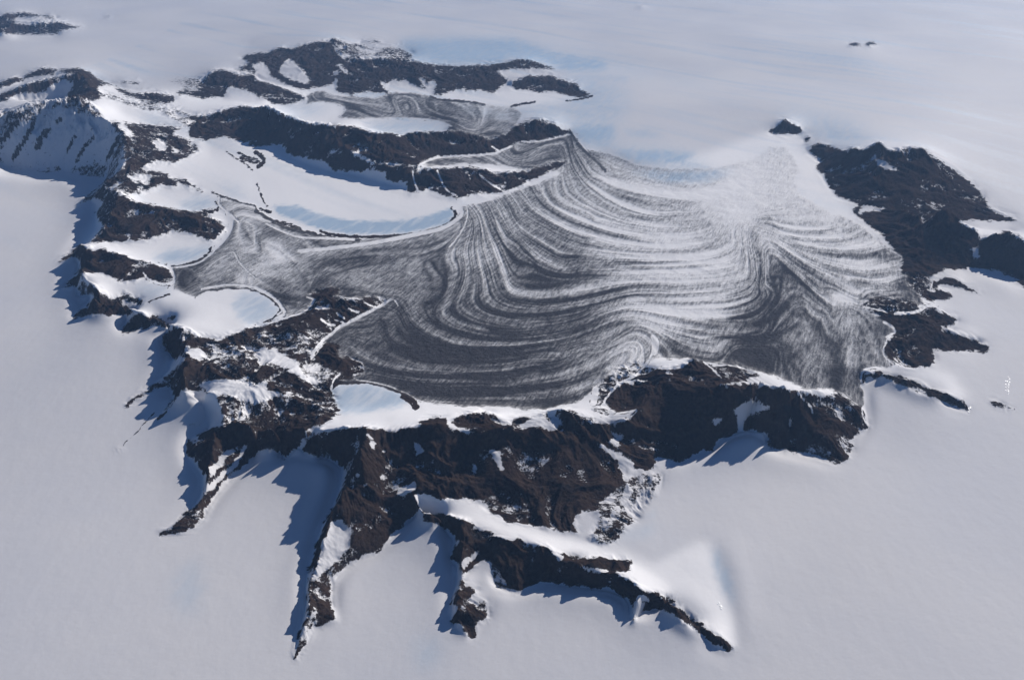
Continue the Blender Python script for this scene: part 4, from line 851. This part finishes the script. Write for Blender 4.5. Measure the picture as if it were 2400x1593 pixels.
# stream function of the ice from the numbered flow lines
US = np.zeros((SH // 2, SW // 2)); UW = np.zeros((SH // 2, SW // 2))
for u, tone, wd, s in FLOW:
    q = sheet_xy(pts(s)) / 2
    for k in range(len(q) - 1):
        n = int(np.abs(q[k + 1] - q[k]).max() * 1.5) + 2
        t = np.linspace(0, 1, n)
        a = np.clip(np.rint(q[k, 0] + (q[k + 1, 0] - q[k, 0]) * t).astype(int), 0, SW // 2 - 1)
        b = np.clip(np.rint(q[k, 1] + (q[k + 1, 1] - q[k, 1]) * t).astype(int), 0, SH // 2 - 1)
        np.add.at(US, (b, a), u); np.add.at(UW, (b, a), 1.0)
UF = relax(US, UW, np.ones_like(US))
UF = blur(UF, 2)
print("cover drawn", round(time.time() - T0, 1))

# ---------------------------------------------------------------- relief detail in world space
def bil(A, x, y):
    h, q = A.shape
    x = np.clip(x - .5, 0, q - 1.001); y = np.clip(y - .5, 0, h - 1.001)
    x0 = x.astype(np.int32); y0 = y.astype(np.int32); fx = x - x0; fy = y - y0
    return (A[y0, x0] * (1 - fx) * (1 - fy) + A[y0, x0 + 1] * fx * (1 - fy) + A[y0 + 1, x0] * (1 - fx) * fy + A[y0 + 1, x0 + 1] * fx * fy)
def on_sheet(x, y, z):
    qx, qy = to_sheet(x, y, z)
    return qx * SC + OFF, qy * SC + OFF
sx, sy = on_sheet(WX, WY, Z0)
rk = bil(blur(ROCKM, 3), sx, sy) * (1 - .75 * bil(blur((SID > 0).astype(float), 2), sx, sy))
STR = np.maximum(np.maximum(ROCKM, GLAC), (SUNM > .5).astype(float))
flatw = np.clip(1 - bil(blur(STR, 10), sx, sy) * 3.5, 0, 1) * np.where((sy > 200), 1, .6)
trough = bil(blur((lambda t: (fill(1.0, t, "C3 1700,150 2200,150 2300,1200 1900,1400 1500,900"), t)[1])(np.zeros((SH, SW))), 12), sx, sy)
flatw = flatw * (1 - trough)
Z0 = Z0 * (1 - flatw) + blur(Z0, 26) * flatw
Z0 = Z0 * (1 - trough) + blur(Z0, 6) * trough
face = np.zeros((SH, SW)); fill(1.0, face, "B0 230,1300 700,1370 1130,1510 2000,1560 B1 1500,200 900,80 500,30 B0 100,1520")
face = bil(blur(face, 4), sx, sy)
rk = np.maximum(rk, face * .22)
bas = (1 - face) * np.clip((1 - flatw) * (1 - bil(blur(ROCKM, 3), sx, sy) * 4), 0, 1)
Z0 = Z0 * (1 - bas) + blur(Z0, 4) * bas
gl = bil(blur(GLAC, 3), sx, sy)
detail = fbm(WX + 3 * noise(WX / 7, WY / 7, 5), WY + 3 * noise(WX / 7, WY / 7, 6), 5.0, 6, 11, .52, True)
fine = fbm(WX, WY, 1.6, 4, 41, .55)
loc = np.clip(Z0 - blur(Z0, 14) + .9, .25, 3.0)
near = np.clip(260 / np.hypot(WX, WY), .35, 1)
Z = Z0 + rk * (0.40 * loc * detail * np.clip(near * 1.8, 0, 1) + .10 * fine)
Z += gl * (.02 * fine + .05 * fbm(WX, WY, 3, 3, 71))
flat = (1 - rk) * (1 - gl)
Z += flat * (.55 * fbm(WX, WY, 58, 2, 91) + .006 * fbm(WX * 1.0, WY * .6, 1.3, 2, 95))
# ---------------------------------------------------------------- cover at every ground point (edges frayed by world-space noise)
sx, sy = on_sheet(WX, WY, Z)
px_u = FPX / np.hypot(WY, HC) * SC          # sheet pixels per world unit
fr = np.minimum(px_u, 9)
wx_ = fbm(WX, WY, 1.3, 4, 131, .6); wy_ = fbm(WX, WY, 1.3, 4, 151, .6)
fxs = sx + wx_ * .32 * fr; fys = sy + wy_ * .32 * fr * .7
ix = np.clip(fxs.astype(int), 0, SW - 1); iy = np.clip(fys.astype(int), 0, SH - 1)
inside = (sx > 2) & (sx < SW - 3) & (sy > 2) & (sy < SH - 3)
rid = np.where(inside, RID[iy, ix], 0)
sid = np.where(inside & (rid > 0) & (rid < P_ID), SID[iy, ix], 0)
cov = np.where(inside, bil(COV, fxs, fys), 1.0)
blue = np.where(inside, bil(BLU, fxs, fys), 0.0)
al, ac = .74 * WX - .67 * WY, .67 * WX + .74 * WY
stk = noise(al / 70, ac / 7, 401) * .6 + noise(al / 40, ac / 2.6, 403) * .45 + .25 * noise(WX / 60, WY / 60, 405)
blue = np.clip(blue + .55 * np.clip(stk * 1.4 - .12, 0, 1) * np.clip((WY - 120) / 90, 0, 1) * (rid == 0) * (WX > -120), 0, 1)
glv = np.where(inside, bil(GSOFT, sx + wx_ * .2 * fr, sy + wy_ * .15 * fr), 0.0)
deb = bil(DEBR, sx, sy)
ltone = bil(LTONE, sx, sy); line = bil(LINE, sx, sy)
hard = np.where(inside, bil(HARD, sx + wx_ * .16 * fr, sy + wy_ * .12 * fr), 0); hard = np.clip(hard * 1.5 - .25 + .55 * fbm(WX, WY, 1.1, 3, 177), 0, 1) * np.clip(hard * 8, 0, 1); htone = bil(HTONE, sx, sy)
uu = bil(UF, sx / 2, sy / 2)
sunlit = np.where(inside, bil(SUNM, sx, sy), 0.0)
# stripes: slow along the flow, quick across it
band = noise(uu * 2.3 + 7, WX * .05 + WY * .02, 201) * .55 + noise(uu * 5.1, WX * .10 + WY * .05, 203) * .5 + noise(uu * 11., WX * .2 + WY * .1, 207) * .35
dark = deb + (.5 - ltone) * (.85) * (line > .001) + band * .5 * np.clip(deb * 3.2 - .25, 0, 1) * np.clip(1.2 - np.abs(deb - .5) * 1.1, .3, 1)
dark = np.clip(dark, 0, 1.05)
gcov = 1 - dark
cov = np.where(glv > 0.01, cov * (1 - glv) + gcov * glv, cov)
cov = cov * (1 - hard) + htone * hard
kindg = glv
dd = np.clip(dark, 0, 1)
Z = Z + gl * glv * .11 * (dd - blur(dd, 9))
lo = np.clip((np.quantile(detail, .22) - detail) / .5, 0, 1)
rm = np.where(inside, bil(ROCKM, fxs, fys), 0) * (hard < .3)
cov = np.where(cov < .75, cov + rm * (.05 + .30 * lo * (cov > .04) * np.clip(170 / np.hypot(WX, WY), .3, 1) + .16 * noise(WX / 3.1, WY / 3.1, 301) * (cov > .04)), cov)
cov = np.clip(cov, 0, 1)
print("detail", round(time.time() - T0, 1))

# ---------------------------------------------------------------- material: one builder, so neighbouring ground joins without a seam
def ground_material(name):
    m = bpy.data.materials.new(name); m.use_nodes = True
    t = m.node_tree; N = t.nodes; L = t.links; N.clear()
    out = N.new("ShaderNodeOutputMaterial"); b = N.new("ShaderNodeBsdfPrincipled"); L.new(b.outputs[0], out.inputs[0])
    def attr(n):
        a = N.new("ShaderNodeAttribute"); a.attribute_name = n; return a.outputs["Fac"]
    def math_(op, a, b_=None, c=None):
        q = N.new("ShaderNodeMath"); q.operation = op
        for k, v in enumerate((a, b_, c)):
            if v is None: continue
            if isinstance(v, (int, float)): q.inputs[k].default_value = v
            else: L.new(v, q.inputs[k])
        return q.outputs[0]
    def nz(scale, det, vec=None, rough=.55):
        n = N.new("ShaderNodeTexNoise"); n.inputs["Scale"].default_value = scale; n.inputs["Detail"].default_value = det
        n.inputs["Roughness"].default_value = rough
        if vec is not None: L.new(vec, n.inputs["Vector"])
        else: L.new(tc.outputs["Object"], n.inputs["Vector"])
        return n.outputs["Fac"]
    def mixc(f, a, b_):
        q = N.new("ShaderNodeMix"); q.data_type = 'RGBA'
        if isinstance(f, (int, float)): q.inputs[0].default_value = f
        else: L.new(f, q.inputs[0])
        for k, v in ((6, a), (7, b_)):
            if isinstance(v, tuple): q.inputs[k].default_value = (*v, 1)
            else: L.new(v, q.inputs[k])
        return q.outputs[2]
    def mapping(rot, sc_):
        m0 = N.new("ShaderNodeMapping"); m0.inputs["Rotation"].default_value = (0, 0, math.radians(rot))
        mp = N.new("ShaderNodeMapping"); mp.inputs["Scale"].default_value = sc_
        L.new(tc.outputs["Object"], m0.inputs["Vector"]); L.new(m0.outputs[0], mp.inputs["Vector"]); return mp.outputs[0]
    def sm(v, a, c):
        q = N.new("ShaderNodeMapRange"); q.interpolation_type = 'SMOOTHSTEP'
        L.new(v, q.inputs[0]); q.inputs[1].default_value = a; q.inputs[2].default_value = c
        return q.outputs[0]
    tc = N.new("ShaderNodeTexCoord")
    cv, bl, gk, un = attr("cover"), attr("blue"), attr("ice"), attr("flow")
    # grain that breaks snow cover into patches: isotropic on rock, combed by the wind on the glacier
    n_rock = math_('ADD', math_('MULTIPLY', nz(1.1, 6, None, .62), .62), math_('MULTIPLY', nz(5.0, 4, None, .6), .38))
    wv = mapping(24, (1.0, .16, 1))
    sep = N.new("ShaderNodeSeparateXYZ"); L.new(tc.outputs["Object"], sep.inputs[0])
    comb = N.new("ShaderNodeCombineXYZ")
    L.new(math_('MULTIPLY', sep.outputs[0], .45), comb.inputs[0]); L.new(math_('MULTIPLY', sep.outputs[1], .3), comb.inputs[1]); L.new(math_('MULTIPLY', un, 3.2), comb.inputs[2])
    n_ice = math_('ADD', math_('ADD', math_('MULTIPLY', nz(3.2, 6, wv, .66), .52), math_('MULTIPLY', nz(4.5, 6, None, .7), .30)), math_('MULTIPLY', nz(1.6, 4, comb.outputs[0]), .18))
    # rock: hard threshold; ice: softer
    nr = math_('MULTIPLY', math_('SUBTRACT', n_rock, .5), 3.1)
    ni = math_('MULTIPLY', math_('SUBTRACT', n_ice, .5), 3.0)
    pure = math_('MULTIPLY', math_('MULTIPLY', cv, math_('SUBTRACT', 1.0, cv)), 4.0)      # no grain where all snow or all rock
    edge = math_('ADD', math_('MULTIPLY', pure, .85), .15)
    vr = math_('ADD', cv, math_('MULTIPLY', nr, edge))
    vi = math_('ADD', cv, math_('MULTIPLY', ni, edge))
    fr_ = sm(vr, .40, .62); fi_ = sm(vi, -.05, 1.12)
    mr = N.new("ShaderNodeMix"); mr.data_type = 'FLOAT'; L.new(gk, mr.inputs[0]); L.new(fr_, mr.inputs[2]); L.new(fi_, mr.inputs[3])
    snowf = mr.outputs[0]
    rock = mixc(sm(nz(.22, 4), .38, .62), (.021, .015, .014), (.038, .026, .022))
    rock = mixc(sm(nz(2.6, 6, None, .7), .35, .75), rock, (.058, .043, .036))
    rock = mixc(sm(nz(.5, 3), .55, .7), rock, (.019, .018, .021))
    debc = mixc(nz(2.0, 6, None, .7), (.020, .020, .024), (.085, .084, .092))
    rock = mixc(gk, rock, debc)
    snow = mixc(sm(nz(.05, 3), .3, .7), (.66, .67, .70), (.71, .71, .72))
    snow = mixc(attr('sunlit'), snow, (.92, .92, .92))      # sun on the slopes inside the rim painted in as lighter snow
    ice = mixc(nz(1.5, 4, mapping(24, (1, .2, 1))), (.37, .51, .65), (.52, .64, .75))
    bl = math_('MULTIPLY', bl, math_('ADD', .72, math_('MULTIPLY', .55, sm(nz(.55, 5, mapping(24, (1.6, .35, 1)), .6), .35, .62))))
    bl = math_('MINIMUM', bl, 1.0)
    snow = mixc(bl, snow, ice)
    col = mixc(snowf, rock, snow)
    L.new(col, b.inputs["Base Color"])
    L.new(math_('SUBTRACT', math_('SUBTRACT', .85, math_('MULTIPLY', bl, .3)), math_('MULTIPLY', snowf, .1)), b.inputs["Roughness"])
    L.new(math_('MULTIPLY', snowf, .22), b.inputs["Specular IOR Level"])
    bump = N.new("ShaderNodeBump"); bump.inputs["Strength"].default_value = 1.0; bump.inputs["Distance"].default_value = .12
    hb = math_('MULTIPLY', math_('ADD', math_('MULTIPLY', nz(2.2, 7, None, .66), 1.0), math_('MULTIPLY', nz(.8, 5, None, .6), 1.2)), math_('SUBTRACT', 1.12, snowf))
    hb = math_('ADD', hb, math_('MULTIPLY', snowf, math_('MULTIPLY', .035, nz(1.2, 4, mapping(30, (1, .3, 1))))))
    L.new(hb, bump.inputs["Height"]); L.new(bump.outputs[0], b.inputs["Normal"])
    return m
M_ROCK = ground_material("rock_and_snow"); M_ICE = ground_material("snow_and_ice"); M_MOR = ground_material("debris_on_ice")

# ---------------------------------------------------------------- split into things and link
vx = np.stack([WX, WY, Z], -1).reshape(-1, 3).astype(np.float32)
# smooth normals over the whole ground, so pieces meet without a crease
gi = np.arange(NX * NY).reshape(NY, NX)
quads = np.stack([gi[1:, :-1], gi[1:, 1:], gi[:-1, 1:], gi[:-1, :-1]], -1).reshape(-1, 4)
dxv = np.gradient(np.stack([WX, WY, Z], -1), axis=1); dyv = np.gradient(np.stack([WX, WY, Z], -1), axis=0)
nrm = np.cross(-dyv, dxv); nrm /= np.linalg.norm(nrm, axis=-1, keepdims=True) + 1e-12
nrm *= np.where(nrm[..., 2:3] < 0, -1, 1)
nrm = nrm.reshape(-1, 3).astype(np.float32)
fid = rid[:-1, :-1].reshape(-1); fsid = sid[:-1, :-1].reshape(-1)
A_cov = cov.reshape(-1).astype(np.float32); A_blu = blue.reshape(-1).astype(np.float32)
A_ice = kindg.reshape(-1).astype(np.float32); A_flw = uu.reshape(-1).astype(np.float32); A_sun = sunlit.reshape(-1).astype(np.float32)

def link_piece(name, sel, mat, origin=True):
    f = quads[sel]
    if len(f) == 0: print("EMPTY", name); return None
    used, inv = np.unique(f, return_inverse=True)
    co = vx[used].copy()
    o = np.zeros(3, np.float32)
    me = bpy.data.meshes.new(name)
    me.vertices.add(len(used)); me.vertices.foreach_set("co", co.ravel())
    nf = len(f)
    me.loops.add(nf * 4); me.loops.foreach_set("vertex_index", inv.reshape(-1).astype(np.int32))
    me.polygons.add(nf); me.polygons.foreach_set("loop_start", (np.arange(nf) * 4).astype(np.int32))
    me.polygons.foreach_set("use_smooth", np.ones(nf, bool))
    me.update(calc_edges=True)
    for nm, A in (("cover", A_cov), ("blue", A_blu), ("ice", A_ice), ("flow", A_flw), ("sunlit", A_sun)):
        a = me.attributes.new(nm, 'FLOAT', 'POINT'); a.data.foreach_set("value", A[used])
    me.normals_split_custom_set_from_vertices(nrm[used])
    me.materials.append(mat)
    ob = bpy.data.objects.new(name, me); sc.collection.objects.link(ob)
    return ob

def components(sel, least):
    """split a set of ground faces into connected pieces"""
    m = sel.reshape(NY - 1, NX - 1); r = np.where(m.any(1))[0]; c = np.where(m.any(0))[0]
    r0, r1, c0, c1 = r[0], r[-1] + 1, c[0], c[-1] + 1
    sub = m[r0:r1, c0:c1]; lab = np.where(sub, np.arange(sub.size).reshape(sub.shape) + 1, 0)
    while True:
        P = np.pad(lab, 1); n = np.maximum.reduce([lab, P[:-2, 1:-1], P[2:, 1:-1], P[1:-1, :-2], P[1:-1, 2:]]) * sub
        if (n == lab).all(): break
        lab = n
    out = []
    for l in np.unique(lab[lab > 0]):
        if (lab == l).sum() >= least:
            f = np.zeros(m.shape, bool); f[r0:r1, c0:c1] = lab == l; out.append(f.reshape(-1))
    return out
def tag(o, label, cat, group=None):
    o['label'] = label; o['category'] = cat
    if group: o['group'] = group
ice = link_piece("ice_sheet", fid == 0, M_ICE); ice['kind'] = 'structure'
g1 = link_piece("glacier", (fid == G_ID) | (fid == G_ID + 1), M_MOR); g1['kind'] = 'structure'
for k, (nm, lb, ct, gr, cv_, s) in enumerate(ROCKS):
    mine = fid == k + 1
    if nm == 'rock_peak': mine = max(components(mine, 1), key=lambda c: c.sum())
    subs = []; taken = np.zeros(len(fid), bool)
    for q in np.unique(fsid[mine]):
        if q > 0:
            for c_ in components(mine & (fsid == q), 60): subs.append(c_); taken |= c_
    o = link_piece(nm, mine & ~taken, M_ROCK)
    if o:
        tag(o, lb, ct, gr)
        for q in subs:
            c = link_piece("snow_patch", q, M_ICE); c.parent = o
for k, (nm, lb, st, br, s) in enumerate(BLUE):
    o = link_piece(nm, fid == P_ID + k, M_ICE)
    if o: tag(o, lb, "frozen pond", "frozen ponds of blue ice")
print("meshes linked", round(time.time() - T0, 1))

# ---------------------------------------------------------------- ice glints: facets added, tilted to throw the sun at the camera
def glint(label, outline, n, size, spread, seed):
    rng = np.random.default_rng(seed)
    P = np.array([(a, b) for a, b, _ in pts(outline)]); V = []; F = []
    SX, SY = to_sheet(WX, WY, Z)
    sv = np.array([math.sin(SUN_AZ) * math.cos(SUN_EL), math.cos(SUN_AZ) * math.cos(SUN_EL), math.sin(SUN_EL)])
    for k in range(n):
        t = rng.random() * (len(P) - 1); q = int(t); c = P[q] * (1 - t + q) + P[q + 1] * (t - q) + rng.normal(0, spread, 2)
        j = np.argmin((SX - c[0]) ** 2 + (SY - c[1]) ** 2); p = vx[j].astype(float) + (0, 0, .03)
        vw = np.array([0, 0, HC]) - p; vw /= np.linalg.norm(vw)
        nn = sv + vw; nn /= np.linalg.norm(nn); nn = nn + rng.normal(0, .05, 3); nn /= np.linalg.norm(nn)
        a = np.cross(nn, (0, 0, 1.)); a /= np.linalg.norm(a); b = np.cross(nn, a); r = size * (.5 + rng.random())
        m = 6; ph = rng.random() * 6.28; i0 = len(V)
        for e in range(m):
            w_ = r * (.6 + .5 * rng.random()); an = ph + e * 6.28 / m
            V.append(p + a * w_ * math.cos(an) + b * w_ * .7 * math.sin(an) + (0, 0, .1 * r))
        V.append(p - (0, 0, .3))
        F.append(tuple(range(i0, i0 + m)))
        for e in range(m): F.append((i0 + (e + 1) % m, i0 + e, i0 + m))
    me = bpy.data.meshes.new("glint_facets"); me.from_pydata([tuple(map(float, v)) for v in V], [], F); me.update()
    me.materials.append(M_GLAZE)
    o = bpy.data.objects.new("glint_facets", me); sc.collection.objects.link(o)
    o['label'] = label; o['category'] = "ice blocks"; o['kind'] = 'stuff'
M_GLAZE = bpy.data.materials.new("glazed_ice"); M_GLAZE.use_nodes = True
b_ = M_GLAZE.node_tree.nodes["Principled BSDF"]; b_.inputs["Base Color"].default_value = (.8, .84, .86, 1); b_.inputs["Roughness"].default_value = .42
nz_ = M_GLAZE.node_tree.nodes.new("ShaderNodeTexNoise"); nz_.inputs["Scale"].default_value = 6
bp_ = M_GLAZE.node_tree.nodes.new("ShaderNodeBump"); bp_.inputs["Strength"].default_value = .2; bp_.inputs["Distance"].default_value = .05
M_GLAZE.node_tree.links.new(nz_.outputs["Fac"], bp_.inputs["Height"]); M_GLAZE.node_tree.links.new(bp_.outputs[0], b_.inputs["Normal"])
glint("scattered facets added as a sun glint on the right edge plain", "D2 2205,330 2215,370 2190,410 2200,460 2205,500", 26, .075, 4.0, 1)
glint("small facets added as a sun glint on the snow ramp near the bottom right", "C3 1900,850 1915,890 1940,930", 14, .06, 1.8, 2)
glint("facets added as a sun glint at the tip of the curved dark ridge", "D2 1855,605 1848,650", 8, .10, .8, 3)
# ---------------------------------------------------------------- haze: the air between the camera and the far ice
if HAZE > 0:
    zlo = float(Z.min()) - .01; xs_, ys_ = [float(v) for v in (np.abs(WX).max(), WY.max())]
    x1, y0, y1, z0, z1 = xs_ + 5, float(WY.min()) - 80, ys_ + 5, zlo - .6, HC + 3
    me = bpy.data.meshes.new("haze")
    V = [(-x1, y0, z0), (x1, y0, z0), (x1, y1, z0), (-x1, y1, z0), (-x1, y0, z1), (x1, y0, z1), (x1, y1, z1), (-x1, y1, z1)]
    F = [(0, 3, 2, 1), (4, 5, 6, 7), (0, 1, 5, 4), (1, 2, 6, 5), (2, 3, 7, 6), (3, 0, 4, 7)]
    me.from_pydata(V, [], F); me.update()
    hz = bpy.data.objects.new("haze", me); sc.collection.objects.link(hz); hz['kind'] = 'stuff'
    hm = bpy.data.materials.new("haze"); hm.use_nodes = True
    t = hm.node_tree; t.nodes.clear()
    o_ = t.nodes.new("ShaderNodeOutputMaterial"); v_ = t.nodes.new("ShaderNodeVolumePrincipled")
    v_.inputs["Color"].default_value = (.36, .60, 1.0, 1); v_.inputs["Density"].default_value = HAZE; v_.inputs["Anisotropy"].default_value = .2
    t.links.new(v_.outputs[0], o_.inputs["Volume"])
    me.materials.append(hm)
print("done", round(time.time() - T0, 1))
